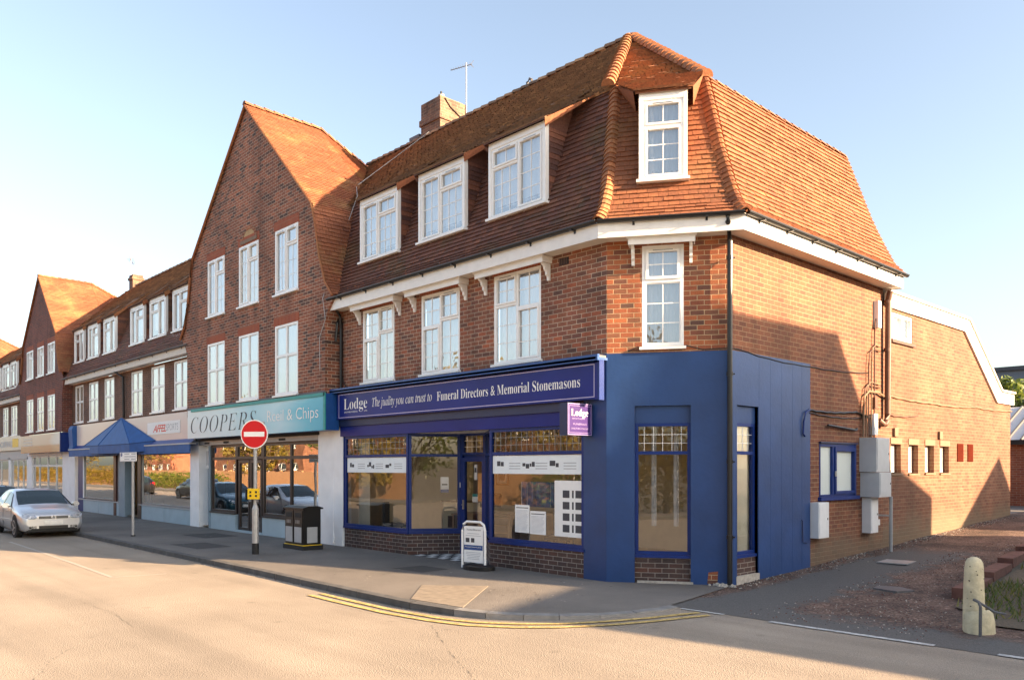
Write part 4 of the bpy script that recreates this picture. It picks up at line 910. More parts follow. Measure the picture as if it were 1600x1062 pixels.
# ================================================================ GABLED BUILDINGS
def gable_building(root, cx, HP, brickm, w2, w1, z1, z2, yg=-.4, tm='tile_gable', tw=.165, expo=.10, niche=None, zbase=3.45, pw=.0, win=True, bd=.05):
    F = Fr(cx, yg); hb = HP[0][1]; zpk = HP[-1][0]
    def top(u):
        x = abs(u)
        for (za, ha_), (zb, hb2) in reversed(list(zip(HP, HP[1:]))):
            if zb > 5.9 and za > 5.5 and hb2 <= x <= ha_ and ha_ > hb2: return za+(zb-za)*(ha_-x)/(ha_-hb2)
        return zpk
    ex = [s*h_ for z_, h_ in HP for s in (-1, 1) if h_ < hb]+[0]
    ops = [(a-cx, c-cx, z2[0], z2[1]) for a, c in w2]+[(a-cx, c-cx, z1[0], z1[1]) for a, c in w1]
    b = MB(); wall(b, F, -hb, hb, zbase, top, ops, brickm, us_extra=ex, depth=.08)
    zt = top(hb); out = [(h_, z_) for z_, h_ in HP if h_ >= hb-1e-6 and z_ > 4.5]
    for s in (-1, 1):
        poly = [F.P(s*h_, 0, z_) for h_, z_ in out]+[F.P(s*hb, 0, zt)]
        b.q(poly, brickm)
        pr = [(hb, zbase)]+out
        for (h0, z0), (h1, z1_) in zip(pr, pr[1:]): b.q([F.P(s*h0, 0, z0), F.P(s*h0, -.42, z0), F.P(s*h1, -.42, z1_), F.P(s*h1, 0, z1_)], brickm)
    for a, c, e, f in ops: 
        if f > 0: b.box(a-.05, c+.05, .001, .010, f, f+.23, 'brick_red', F)
    b.build('gable_wall', root)
    if niche:
        nb = MB(); nx, nz, nw, nh = niche; nx -= cx
        arc = [(nx+nw*math.cos(math.pi*k/10), nz+nh*math.sin(math.pi*k/10)) for k in range(11)]
        ar2 = [(nx+nw*.72*math.cos(math.pi*k/10), nz+nh*.74*math.sin(math.pi*k/10)) for k in range(11)]
        for k in range(10): nb.q([F.P(arc[k][0],.016,arc[k][1]),F.P(arc[k+1][0],.016,arc[k+1][1]),F.P(ar2[k+1][0],.016,ar2[k+1][1]),F.P(ar2[k][0],.016,ar2[k][1])], 'brick_corner')
        nb.q([F.P(x,.008,z) for x, z in ar2], 'stone_panel'); nb.box(nx-nw, nx+nw, .009, .03, nz-.10, nz-.0, 'stone_sill', F); nb.build('arched_niche', root)
    # roof: the right and left slopes with a flared foot
    prof = [(z_, h_) for z_, h_ in HP if z_ > 5.88]
    for s in (1, -1):
        r = MB(); lo = [(z_, h_) for z_, h_ in prof[:-1]]
        y0, y1, y2 = yg-.07, 1.85, 3.7
        A = [(cx+s*(h_+.02), y0, z_) for z_, h_ in lo]; B = [(cx+s*(h_+.02), y1, z_) for z_, h_ in lo]; C_ = [(cx+s*(h_+.02), y2, z_) for z_, h_ in lo]
        zb, hb3 = lo[-1]
        tt = tw if s > 0 else .5; ee = expo if s > 0 else .3
        tiles(r, A, C_, ee, tt, tm)
        tiles(r, [(cx+s*(hb3+.05), y0, zb-.05), (cx, y0, zpk)], [(cx+s*(hb3+.05), y1, zb-.05), (cx, y1, zpk-.05)], ee, tt, tm, lift=.03)
        tiles(r, [(cx+s*(hb3+.05), y1, zb-.05), (cx, y1, zpk-.05)], [(cx+s*(hb3+.05), y2, zb-.05), (cx, y2, zpk-.9)], ee, tt, tm, lift=.03)
        r.q([(cx+s*hb3, y2, zb), (cx, y2, zpk-.9), (cx+s*.5, 6.9, zb), (cx+s*hb3, 6.9, zb)], tm)
        r.build('roof_slope', root)
    r = MB(); ridge_tiles(r, [(cx, yg-.08, zpk+.0), (cx, 1.85, zpk-.04), (cx, 3.7, zpk-.88)], .09, .3, tm, .02); r.build('ridge_tiles', root)
    r = MB()
    for s in (1, -1): 
        pts = [(cx+s*(h_-.01), yg-.06, z_-.02) for z_, h_ in prof]; r.tube(pts, .035, 'tile_hip', 6)
    r.build('verge', root)
    if win:
        for a, c in w1: window(root, F, a-cx, c-cx, z1[0], z1[1], PLAIN4, d=-.03, bw=.06, fold=.02, backd=bd)
        for a, c in w2: window(root, F, a-cx, c-cx, z2[0], z2[1], GAB2 if a-cx > -1 else mirror(GAB2) if a-cx < -5 else GAB2, d=-.03, bw=.06, bars=.012, fold=.02, backd=bd)
gb = thing('gabled_building', 'tall gabled red brick building with the chip shop below', 'building', (-12.6, 3, 0))
HP1 = [(3.4,4.21),(5.35,4.21),(5.62,4.34),(5.93,4.64),(6.29,4.32),(7.0,4.03),(7.78,3.85),(8.3,3.68),(11.87,0)]
gable_building(gb, -12.6, HP1, 'brick_gable', [(-15.23,-14.04),(-13.09,-11.88),(-10.93,-9.70)], [(-15.23,-14.04),(-13.09,-11.88),(-10.93,-9.71)], (3.74,5.55), (6.35,8.02), niche=(-12.45,8.16,.50,.34))
fg = thing('gabled_building', 'second gabled brick building further down the terrace beyond the blue awning', 'building', (-34.8, 3, 0))
HP2 = [(3.3,3.85),(5.1,3.85),(5.4,3.95),(5.78,4.12),(6.1,3.75),(6.58,3.45),(7.4,3.2),(7.92,3.08),(10.97,0)]
gable_building(fg, -34.8, HP2, 'brick_gable_far', [(-37.26,-36.0),(-35.2,-34.04),(-33.33,-32.12)], [(-37.26,-36.0),(-35.2,-34.04),(-33.33,-32.12)], (3.6,5.19), (6.18,7.58), tw=.33, expo=.11)
eg = thing('gabled_building', 'last gabled building at the left edge, only its sunlit roof showing over the terrace', 'building', (-57, 3, 0))
gable_building(eg, -57, HP2, 'brick_gable_far', [], [], (3.6,5.19), (6.18,7.58), tw=.5, expo=.2, win=False)

# ================================================================ TERRACE RANGES
def terrace(root, x0, x1, dz, brickm, wins, dorms, zw, zd, yr=3.43, zr=10.75, tw=.33, lower='tile_front'):
    b = MB(); wall(b, FF, x0, x1, 3.4, 5.6+dz, [(a, c, zw[0], zw[1]) for a, c in wins], brickm, depth=.07); b.q([(x0,6.9,0),(x1,6.9,0),(x1,6.9,5.6),(x0,6.9,5.6)], brickm); b.build('front_wall', root)
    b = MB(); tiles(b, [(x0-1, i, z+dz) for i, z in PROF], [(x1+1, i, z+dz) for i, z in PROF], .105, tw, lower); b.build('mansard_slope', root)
    b = MB(); upper_slope(b, [(x0-3, .74, 8.55+dz), (x0-3, yr, zr)], [(x1+3, .74, 8.55+dz), (x1+3, yr, zr)], .10, tw); b.q([(x0-3,yr,zr-.01),(x1+3,yr,zr-.01),(x1+3,6.9,8.5),(x0-3,6.9,8.5)], 'tile_top'); b.build('upper_roof', root)
    b = MB(); ridge_tiles(b, [(x0-2, yr, zr+.02), (x1+2, yr, zr+.02)], .11, .45, 'tile_top', .03); b.build('ridge_tiles', root)
    zs = 5.62+dz; b = MB(); b.q([(x0,0,zs),(x1,0,zs),(x1,-.34,zs),(x0,-.34,zs)], 'cream_soffit'); b.q([(x0,-.34,zs-.02),(x1,-.34,zs-.02),(x1,-.34,zs+.2),(x0,-.34,zs+.2)], 'cream_soffit'); b.build('eaves_fascia', root)
    b = MB(); gutter(b, FF, x0, x1, 5.86+dz, .34, 'lead', brk=1.2); b.build('gutter', root)
    for i, (a, c) in enumerate(wins): window(root, FF, a, c, zw[0], zw[1], PLAIN4, d=-.03, bw=.06, sash=.04, fold=.02, backd=.05, vent=False)
    for i, (a, c) in enumerate(dorms): dormer(root, Fr(0,0), a, c, zd[0], zd[1], dz, lower, [(0,.42,0,1,1,1,1),(.42,1,.72,1,1,1,1),(.42,1,0,.72,1,1,0)] if i % 2 else [(0,.55,.72,1,1,1,1),(0,.55,0,.72,1,1,0),(.55,1,0,1,1,1,1)], wide=.45)
mb_ = thing('terrace_building', 'mid terrace brick building with six dormers above the blue awning', 'building', (-24, 3, 0))
terrace(mb_, -31.0, -16.75, -.10, 'brick_mid', [(-30.42,-29.25),(-28.42,-27.2),(-26.35,-25.17),(-23.16,-22.0),(-21.08,-19.83),(-18.94,-17.75)],
        [(-30.6,-29.3),(-28.6,-27.3),(-26.5,-25.15),(-23.3,-21.97),(-21.25,-19.83),(-19.08,-17.75)], (3.81,5.42), (6.45,7.75))
b = MB(); b.box(-34.5,-33.95,3.55,4.05,10.2,11.55,'brick_chimney'); b.box(-34.55,-33.9,3.5,4.1,11.3,11.42,'brick_chimney'); b.build('chimney', mb_)
b = MB(); b.tube([(-24.4,-.3,5.68),(-24.35,-.28,5.55),(-23.8,-.10,5.3),(-23.8,-.08,3.75)], .045, 'black_plastic', 10); b.build('downpipe', mb_)
lb = thing('terrace_building', 'far left terrace range with two dormers beyond the second gable', 'building', (-46, 3, 0))
terrace(lb, -53.2, -38.65, -.25, 'brick_mid', [(-46.6,-45.5),(-44.54,-43.31),(-42.58,-41.23)], [(-46.7,-45.3),(-44.77,-43.2),(-42.8,-41.4)], (3.6,5.2), (6.2,7.55), zr=10.3, tw=.5)
b = MB(); b.tube([(-38.75,-.06,5.3),(-38.75,-.06,3.4)], .05, 'white_dirty', 8); b.build('downpipe', lb)

# ================================================================ SHOPFRONTS of the gabled and terrace buildings
def room(root, x0, x1, wallm='wall_cream', depth=3.6, z1=2.7, floor='floor_tan', y0=.05):
    b = MB(); b.q([(x0,y0,.05),(x1,y0,.05),(x1,depth,.05),(x0,depth,.05)], floor); b.q([(x0,y0,z1),(x1,y0,z1),(x1,depth,z1),(x0,depth,z1)], 'ceiling_white')
    b.q([(x0,depth,.05),(x1,depth,.05),(x1,depth,z1),(x0,depth,z1)], wallm); b.q([(x0,y0,.05),(x0,depth,.05),(x0,depth,z1),(x0,y0,z1)], wallm); b.q([(x1,y0,.05),(x1,depth,.05),(x1,depth,z1),(x1,y0,z1)], wallm)
    b.build('interior', root)
room(gb, -17.3, -9.0, 'dark_wood')
b = MB(); b.box(-17.49,-16.77,-.25,.04,0,2.78,'white_dirty',FF); b.build('pilaster', gb); b = MB(); b.box(-9.35,-8.63,-.25,.04,0,3.64,'white_dirty',FF); b.build('pilaster', gb)
b = MB(); b.box(-16.77,-16.1,-.5,-.25,0,1.85,'grey_blue_panel',FF); b.box(-16.77,-16.1,-.45,-.2,1.85,2.78,'white_dirty',FF); b.box(-16.12,-16.04,-.3,.0,0,2.55,'grey_blue_panel',FF)
b.build('passage_door', gb)
b = MB(); b.box(-16.60,-16.42,-.25,-.12,1.95,2.40,'cabinet_grey',FF); b.build('junction_box', gb)
b = MB(); b.box(-16.77,-9.35,-.12,.05,2.57,2.70,'alu',FF); b.box(-16.9,-9.3,-.1,.10,2.70,2.78,'black_matt',FF)
for x in (-16.3,-14.9,-12.6,-11.4): b.box(x,x+.35,.05,.06,2.60,2.66,'black_matt',FF)
b.box(-16.77,-9.3,-.1,-.02,2.7,3.6,'white_dirty',FF); b.box(-16.8,-8.4,-.1,.42,3.66,3.72,'lead',FF); b.build('shutter_box', gb)
shopframe(gb, FF, -16.04, -14.24, .53, 2.57, us=(), zs=(2.15,), d=-.08, w=.085, mat='brown_frame', gl='glass_mirror', label='narrow left window of the chip shop')
shopframe(gb, FF, -12.56, -9.37, .53, 2.57, us=(-10.93,), zs=(2.15,), d=-.08, w=.085, mat='brown_frame', gl='glass_mirror', label='wide right window of the chip shop')
shopframe(gb, FF, -14.24, -12.56, 2.12, 2.57, us=(), d=-.08, w=.085, mat='brown_frame', name='door_fanlight', gl='glass_mirror')
for a, c in ((-14.15,-13.42),(-13.38,-12.65)):
    q = shopframe(gb, FF, a, c, .06, 2.10, d=-.10, w=.09, mat='brown_frame', name='door', gl='glass_mirror')
    k = MB(); k.box(c-.14, c-.06, -.06, .0, .95, 1.25, 'black_matt', FF) if a < -14 else k.box(a+.05, a+.09, -.06, .0, .9, 1.3, 'alu', FF); k.build('handle', q)
for a, c in ((-16.04,-14.26),(-12.54,-9.35)): b = MB(); b.box(a,c,-.14,-.02,0,.50,'lightblue_plinth',FF); b.box(a,c,-.14,.02,.50,.535,'brown_frame',FF); b.build('stall_riser', gb)
b = MB(); b.box(-14.26,-12.54,-.5,.0,-.01,.06,'lightblue_plinth',FF); b.build('doorstep', gb)
b = MB()
b.tube([(-8.62,-.02,3.6),(-8.62,-.02,2.0),(-8.63,-.03,.35),(-8.55,-.08,.05)], .025, 'white_dirty', 8); b.tube([(-8.56,-.03,3.6),(-8.56,-.02,.1)], .012, 'black_plastic', 6); b.build('waste_pipe', gb)
# mid terrace shop
room(mb_, -29.9, -17.6, 'wall_cream')
b = MB(); b.box(-30.03,-29.32,-.12,.0,0,2.6,'blue_frame',FF); b.box(-17.5,-17.3,-.1,.0,0,2.6,'lightblue_plinth',FF); b.box(-30.2,-17.0,-.1,-.01,2.45,3.7,'cream_soffit',FF)
b.box(-29.32,-29.2,-.1,.0,.57,2.45,'white_dirty',FF); b.build('shop_surround', mb_)
shopframe(mb_, FF, -29.25, -25.24, .57, 2.42, us=(), zs=(), d=-.05, w=.06, mat='alu', gl='glass_mirror', label='left window of the shop under the blue awning')
shopframe(mb_, FF, -22.15, -17.5, .54, 2.42, us=(), zs=(), d=-.05, w=.06, mat='alu', gl='glass_mirror', label='right window of the shop under the blue awning')
for a_, c_, d0_, m_ in ((-25.24,-24.95,-.12,'maroon_frame'),(-24.62,-23.9,-.35,'grey_blue_panel'),(-22.5,-22.15,-.12,'brown_frame'),(-24.95,-24.62,-.1,'alu')): b = MB(); b.box(a_,c_,d0_,-.05 if m_ == 'alu' else .01,.0,2.42,m_,FF); b.build('entrance_post', mb_)
q = shopframe(mb_, Fr(0,.45), -23.9, -22.5, .05, 2.3, us=(-23.2,), d=-.05, w=.08, mat='brown_frame', name='door', gl='glass_shop')
b = MB()
for a, c in ((-30.0,-27.2),(-27.18,-24.65),(-22.45,-19.9),(-19.88,-17.35)): b.box(a,c,-.1,-.01,0,.5,'lightblue_plinth',FF)
b.box(-30.0,-24.65,-.1,.02,.5,.545,'grey_paint',FF); b.box(-22.45,-17.35,-.1,.02,.5,.535,'grey_paint',FF); b.build('stall_riser', mb_)
# second gable shop
room(fg, -38.3, -32.4, 'grey_paint')
b = MB(); b.box(-32.3,-30.35,-.2,.05,0,3.5,'white_dirty',FF); b.build('pilaster', fg); b = MB(); b.box(-38.6,-37.9,-.2,.05,0,2.45,'white_dirty',FF); b.build('pilaster', fg); b = MB(); b.box(-38.5,-32.31,-.1,.1,2.45,3.4,'white_dirty',FF); b.build('lintel', fg)
shopframe(fg, FF, -37.9, -32.32, .1, 2.45, us=(-36.7,-35.1,-33.6), zs=(1.95,), d=-.05, w=.09, mat='white_paint', gl='glass_mirror')
room(lb, -52.8, -38.8, 'grey_paint')
b = MB(); b.box(-53.2,-38.65,-.1,.05,2.3,2.75,'grey_paint',FF); b.box(-38.9,-38.6,-.1,.05,0,2.4,'white_dirty',FF); b.box(-43,-42.7,-.1,.05,0,2.4,'white_dirty',FF); b.box(-53.2,-38.7,-.12,-.02,2.75,3.6,'white_dirty',FF)
wall(b, FF, -42.7, -38.9, 0, .6, [], 'brick_plinth'); b.build('pilaster', lb)
shopframe(lb, FF, -42.7, -38.9, .6, 2.3, us=(-41.2,-40.0), d=-.05, w=.07, mat='white_paint', gl='glass_mirror'); shopframe(lb, FF, -50, -43, .5, 2.3, us=(-47.5,-45.2), d=-.05, w=.07, mat='white_paint', gl='glass_mirror')

# ================================================================ SHOP SIGNS
def board(name, label, x0, x1, z0, z1, y, mat, frame_m=None, th=.10, slope=0):
    t = thing(name, label, 'sign', ((x0+x1)/2, y, z0))
    F = Fr(0, y)
    b = MB(); b.q([F.P(x0,0,z0),F.P(x1,0,z0),F.P(x1,0,z1),F.P(x0,0,z1)], mat, uv=[(0,0),(1,0),(1,1),(0,1)])
    b.box(x0,x1,-th,-.001,z0,z1,frame_m or mat,F); b.build('board', t); return t, F
sg, F = board('fascia_sign', 'long navy funeral directors fascia sign with white serif lettering', -8.2, -.02, 3.02, 3.62, -.19, 'navy_sign')
b = MB(); w_ = .014
def rect(b, F, x0, x1, z0, z1, w, mat, d=.002, e=.006):
    b.box(x0,x1,d,e,z0,z0+w,mat,F); b.box(x0,x1,d,e,z1-w,z1,mat,F); b.box(x0,x0+w,d,e,z0+w,z1-w,mat,F); b.box(x1-w,x1,d,e,z0+w,z1-w,mat,F)
rect(b, F, -8.12, -.10, 3.05, 3.60, w_, 'sign_lilac'); b.box(-.02,.02,-.1,.02,3.0,3.66,'blue_frame',F); b.build('border', sg)
text('brand_lettering', 'Lodge', F, -7.89, -6.90, 0, 3.24, .37, 'sign_white', sg, BOLD, off=-.010)
text('lettering', 'BROTHERS FUNERALS', F, -7.87, -7.30, 0, 3.16, .05, 'sign_white', sg)
text('lettering', 'LTD', F, -7.02, -6.90, 0, 3.16, .05, 'sign_white', sg)
text('slogan_lettering', 'The juality you can trust to', F, -6.70, -4.50, 0, 3.25, .27, 'sign_white', sg, ITAL)
text('lettering', 'Funeral Directors & Memorial Stonemasons', F, -4.33, -.42, 0, 3.24, .27, 'sign_white', sg, BOLD, off=-.006)
cs, F = board('fascia_sign', 'pale to cyan chip shop fascia sign reading COOPERS', -16.62, -8.25, 2.77, 3.64, -.46, 'print_cyan', 'blue_top', th=.35)
b = MB(); b.box(-16.3,-8.27,.002,.03,3.58,3.66,'teal',F); b.box(-8.33,-8.25,.002,.03,2.77,3.66,'teal',F); b.build('edge_trim', cs)
text('lettering', 'COOPERS', F, -16.35, -11.9, 0, 2.93, .70, 'ink', cs, ITAL, spacing=1.1, off=-.012)
text('lettering', 'Rceil & Chips', F, -11.25, -8.6, 0, 3.08, .42, 'sign_white', cs, off=-.008)
b = MB(); b.box(-12.3,-11.4,.002,.01,3.02,3.10,'grey_paint',F); b.build('panel', cs)
ms, F = board('fascia_sign', 'cream pink fascia sign above the blue awning with a red and grey name panel', -29.6, -17.0, 2.80, 3.68, -.16, 'print_cream')
b = MB(); b.box(-21.0,-18.0,.002,.012,3.02,3.44,'paper',F); b.build('panel', ms)
text('lettering', 'AFFEL', F, -20.45, -19.2, .010, 3.10, .34, 'red_sign', ms, None, shear=.35, off=.02, spacing=.85)
text('lettering', 'SPORTS', F, -19.2, -18.15, .010, 3.12, .32, 'grey_paint', ms, None)
g2s, F = board('fascia_sign', 'blank cream and orange fascia sign under the second gable', -38.2, -30.95, 2.57, 3.42, -.46, 'print_orange', 'blue_frame', th=.35)
b = MB(); 
for z in (2.92,3.07,3.22): b.box(-37.6,-35.9,.002,.010,z,z+.05,'cream_soffit',F)
b.build('stripes', g2s); b = MB(); b.box(-30.99,-30.90,.002,.03,2.55,3.44,'blue_frame',F); b.build('trim', g2s)
ls, F = board('fascia_sign', 'cream fascia sign at the left edge with grey and yellow lettering', -53.0, -38.8, 2.78, 3.55, -.16, 'print_white')
b = MB(); b.box(-41.5,-40.2,.002,.008,2.95,3.4,'yellow_box',F); b.build('panel', ls)
text('lettering', 'FLOORING', F, -46.0, -41.6, 0, 2.98, .45, 'ink_light', ls, off=.01)
# projecting box sign
ps = thing('projecting_sign', 'small purple box sign projecting from the blue wall', 'sign', (-.40, -.3, 2.4))
FP_ = Fr(-.30, 0, 0, 1)                     # face towards +x, u = y
b = MB(); b.box(-.64,-.04,-.17,0,2.42,2.95,'blue_dark',FP_); b.build('box', ps, bevel=.008)
b = MB(); b.box(-.635,-.045,.001,.008,2.425,2.945,'purple_sign',FP_); rect(b, FP_, -.635,-.045,2.425,2.945,.012,'lilac_line',.008,.014); rect(b, FP_, -.60,-.08,2.46,2.91,.006,'lilac_line',.008,.012); b.build('face', ps)
text('brand_lettering', 'Lodge', FP_, -.55, -.14, .008, 2.74, .17, 'fascia_white', ps, BOLD, off=-.014)
text('lettering', 'BROTHERS', FP_, -.53, -.22, .008, 2.685, .03, 'lilac_line', ps); text('lettering', 'FUNERALS', FP_, -.50, -.18, .008, 2.59, .045, 'lilac_line', ps); text('lettering', 'DIRECTORS & MASONS', FP_, -.55, -.13, .008, 2.52, .035, 'lilac_line', ps)
b = MB()
for z in (2.5, 2.87): b.box(-.06,.0,-.12,-.05,z,z+.03,'black_matt',FP_)
b.build('bracket', ps)
# awning
aw = thing('awning', 'blue awning with pyramid canopy over the shop entrance', 'awning', (-23.8, -.2, 2.3))
b = MB()
b.q([(-30.1,-.17,2.80),(-16.75,-.17,2.80),(-16.75,-.34,2.62),(-30.1,-.34,2.62)], 'navy_sign'); b.box(-30.1,-16.75,-.35,-.32,2.34,2.62,'awning_blue'); b.box(-30.1,-16.75,-.34,-.1,2.60,2.625,'awning_dark'); b.box(-30.15,-16.72,-.37,-.15,2.615,2.66,'grey_paint')
b.build('cassette_awning', aw)
b = MB(); pr = [(-.05,3.68),(-.28,3.66),(-.36,3.5),(-.32,2.8),(-.36,2.6),(-.05,2.6)]; b.prism([(-30.15,y,z) for y, z in pr], (.55,0,0), 'awning_blue'); b.build('end_box', aw)
b = MB(); AX = (-23.75,-.18,3.74); L_ = (-28.5,-.18,2.78); FL = (-25.1,-.62,2.72); FR_ = (-21.5,-.62,2.72); RR = (-20.2,-.18,2.80)
def fold_tri(b, A, B, C_, mat, n=6):
    A, B, C_ = Vector(A), Vector(B), Vector(C_)
    for k in range(n):
        p, q = B.lerp(C_, k/n), B.lerp(C_, (k+1)/n); b.q([A, p, q], mat)
fold_tri(b, AX, L_, FL, 'awning_blue'); fold_tri(b, AX, FL, FR_, 'awning_blue'); fold_tri(b, AX, FR_, RR, 'awning_blue')
for p, q in ((L_, FL), (FL, FR_), (FR_, RR)): b.q([p, q, (q[0],q[1],q[2]-.32), (p[0],p[1],p[2]-.32)], 'awning_blue')
for q in (L_, FL, FR_, RR): b.tube([AX, q], .018, 'awning_blue', 6)
for p, q in ((L_, FL), (FL, FR_), (FR_, RR)): b.tube([p, q], .016, 'awning_dark', 6)
b.build('pyramid_canopy', aw)

# ================================================================ REAR ANNEX
ax = thing('rear_annex', 'orange brick rear wing with white barge board and flat top along the alley', 'building', (0, 11, 0))
def atop(u): 
    return 5.28 if u < 11.74 else 5.28-(u-11.74)*(5.28-3.66)/(14.25-11.74) if u < 14.25 else 3.66
b = MB(); aw_ops = [(7.33,7.86,1.76,2.39),(8.28,8.82,1.75,2.39),(9.23,9.77,1.76,2.39),(10.15,10.72,1.75,2.39),(7.36,8.48,4.62,5.20)]
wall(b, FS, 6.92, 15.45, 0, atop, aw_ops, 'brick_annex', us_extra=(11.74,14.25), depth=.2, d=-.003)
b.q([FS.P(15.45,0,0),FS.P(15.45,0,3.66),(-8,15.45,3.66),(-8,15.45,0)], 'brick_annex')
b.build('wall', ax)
b = MB(); e = .05
bp_ = [(7.0,5.28,5.56),(11.78,5.28,5.56)]
b.prism([FS.P(7.0,0,5.27),FS.P(11.70,0,5.27),FS.P(11.95,0,5.56),FS.P(7.0,0,5.56)], FS.n*e, 'fascia_white')
b.prism([FS.P(11.70,0,5.27),FS.P(14.22,0,3.63),FS.P(14.5,0,3.92),FS.P(11.95,0,5.56)], FS.n*e, 'fascia_white')
b.prism([FS.P(14.22,0,3.63),FS.P(15.62,0,3.63),FS.P(15.62,0,3.92),FS.P(14.5,0,3.92)], FS.n*e, 'fascia_white'); b.build('barge_board', ax)
b = MB(); rp_ = [(7.0,5.58),(11.97,5.58),(14.5,3.95),(15.66,3.95)]
for (a, za), (c, zc) in zip(rp_, rp_[1:]): b.prism([FS.P(a,.09,za),FS.P(c,.09,zc),FS.P(c,.09,zc+.05),FS.P(a,.09,za+.05)], -FS.n*9, 'roof_sheet_pale')
b.build('roof', ax)
for i, (a, c, e_, f) in enumerate(aw_ops[:4]):
    b = MB(); b.box(a, c, -.2, -.17, e_, f, 'white_dirty', FS)
    w = window(ax, FS, a+.02, c-.02, e_+.02, f-.01, [(0,1,0,1,1,1,0)], d=-.16, bw=.04, sill=0, back=None, gl='glass_frost', vent=False)
    k = MB(); k.box(a-.04, c+.04, -.16, .03, e_-.04, e_-.001, 'stone_sill', FS); k.build('sill', w)
    k = MB(); k.box(a-.03, c+.03, .0, .012, f+.0, f+.13, 'stone_sill', FS); k.build('lintel', w)
w = window(ax, FS, 7.38, 8.46, 4.64, 5.19, [(0,.5,0,1,1,1,1),(.5,1,0,1,1,1,1)], d=-.04, bw=.045, sill=0, vent=False, label='small white upstairs window of the rear wing')
b = MB(); b.box(7.3, 8.56, -.04, .05, 4.55, 4.61, 'brown_pipe', FS); b.build('sill', w)
for a, c in ((11.26,11.68),(11.99,12.38)):
    b = MB(); b.box(a, c, 0, .012, 2.03, 2.47, 'terracotta_vent', FS)
    for k in range(7): b.box(a+.02, c-.02, .012, .018, 2.05+.06*k, 2.075+.06*k, 'terracotta_vent', FS)
    b.build('air_brick', ax)
for a in (7.42, 10.0):
    b = MB(); b.box(a, a+.18, 0, .05, 2.55, 2.73, 'stone_sill', FS); b.build('vent_cover', ax)

# ================================================================ SERVICES on the alley wall
def cabinet(name, label, y0, y1, z0, z1, dp, mat, cat='meter box', door=True):
    t = thing(name, label, cat, (1.7, (y0+y1)/2, z0))
    b = MB(); b.box(y0, y1, 0, dp, z0, z1, mat, FS); b.build('casing', t, bevel=.006)
    if door: b = MB(); b.box(y0+.03, y1-.03, dp, dp+.01, z0+.04, z1-.03, mat, FS); b.box(y1-.08, y1-.06, dp+.01, dp+.016, (z0+z1)/2, (z0+z1)/2+.04, 'black_matt', FS); b.build('door', t, bevel=.003)
    return t
cabinet('meter_cabinet', 'white meter box beside the blue painted wall', 3.76, 4.16, .60, 1.25, .16, 'cabinet_white')
cabinet('electrical_cabinet', 'tall grey electrical cabinet, the top one under the cables', 5.80, 6.42, 1.80, 2.48, .34, 'cabinet_grey', 'cabinet')
cabinet('electrical_cabinet', 'squat grey electrical cabinet hung directly below the tall one', 5.84, 6.40, 1.30, 1.79, .38, 'cabinet_grey', 'cabinet')
cabinet('meter_cabinet', 'narrow white meter box lowest beneath the grey cabinets', 5.92, 6.26, .58, 1.28, .18, 'cabinet_white')
cabinet('junction_box', 'small white socket box beside the grey conduit near the ground', 6.55, 6.66, .70, .82, .05, 'cabinet_white', 'box', False)
cabinet('junction_box', 'slim white trunking box standing on the tall grey cabinet', 6.28, 6.44, 2.55, 2.98, .10, 'cabinet_white', 'box', False)
cabinet('junction_box', 'white box high under the eaves beside the brown pipe', 6.46, 6.60, 4.75, 5.3, .10, 'cabinet_white', 'box', False)
def cable(label, pts, r=.012, mat='black_plastic', name='wall_cable', cat='cable'):
    b = MB(); b.tube(pts, r, mat, 6); o = b.build(name); tag(o, label, cat); return o
b = MB(); b.tube([(2.0,6.46,1.3),(2.0,6.46,.7),(2.0,6.46,.1)], .035, 'galv', 10); b.box(6.42,6.5,0,.35,.9,.93,'galv',FS); o = b.build('conduit_pipe'); tag(o, 'vertical grey conduit running from the cabinets to the ground', 'pipe')
S_ = lambda y, z, d=.02: (1.65+d, y, z)
def sag(a, c, n, s, d=.02): return [S_(a[0]+(c[0]-a[0])*k/n, a[1]+(c[1]-a[1])*k/n-s*math.sin(math.pi*k/n)+.008*math.sin(k*2.3), d) for k in range(n+1)]
cable('dark cable bundle from the blue wall to the conduits', sag((3.66,2.93),(5.6,2.98),14,.03)+sag((5.6,2.98),(6.9,2.86),8,.02), .022)
cable('second thinner cable just under the dark bundle', sag((3.7,2.88),(6.2,2.9),14,.05), .010)
cable('blue cable loop hanging on the painted wall', [S_(3.66,2.93,.04),S_(3.5,2.88,.05),S_(3.42,2.72,.05),S_(3.42,2.5,.04),S_(3.47,2.45,.04)], .018, 'blue_frame')
cable('straight black conduit on the wall above the blue window', [S_(4.35,2.68,.05),S_(5.55,2.62,.05),S_(5.65,2.66,.02)], .022)
cable('long cable drooping along the rear wing wall', sag((7.1,3.40),(9.6,3.36),10,.02)+sag((9.6,3.36),(12.5,3.42),10,.03)+sag((12.5,3.42),(15.5,3.46),10,.03), .018, 'stone_sill')
cable('short cable end hanging on the rear wing wall', sag((7.1,3.0),(8.6,3.02),8,.03)+[S_(8.75,3.05)], .012, 'brown_pipe')
cable('thin cable along the top of the blue painted wall', [(FC.P(.35,.03,3.8)), FC.P(.5,.03,3.86), FC.P(1.3,.03,3.86), FC.P(1.55,.03,3.79), FC.P(1.98,.03,3.80)]+sag((1.3,3.80),(3.7,3.72),8,.04)+sag((3.7,3.72),(6.2,3.80),9,.03), .009)
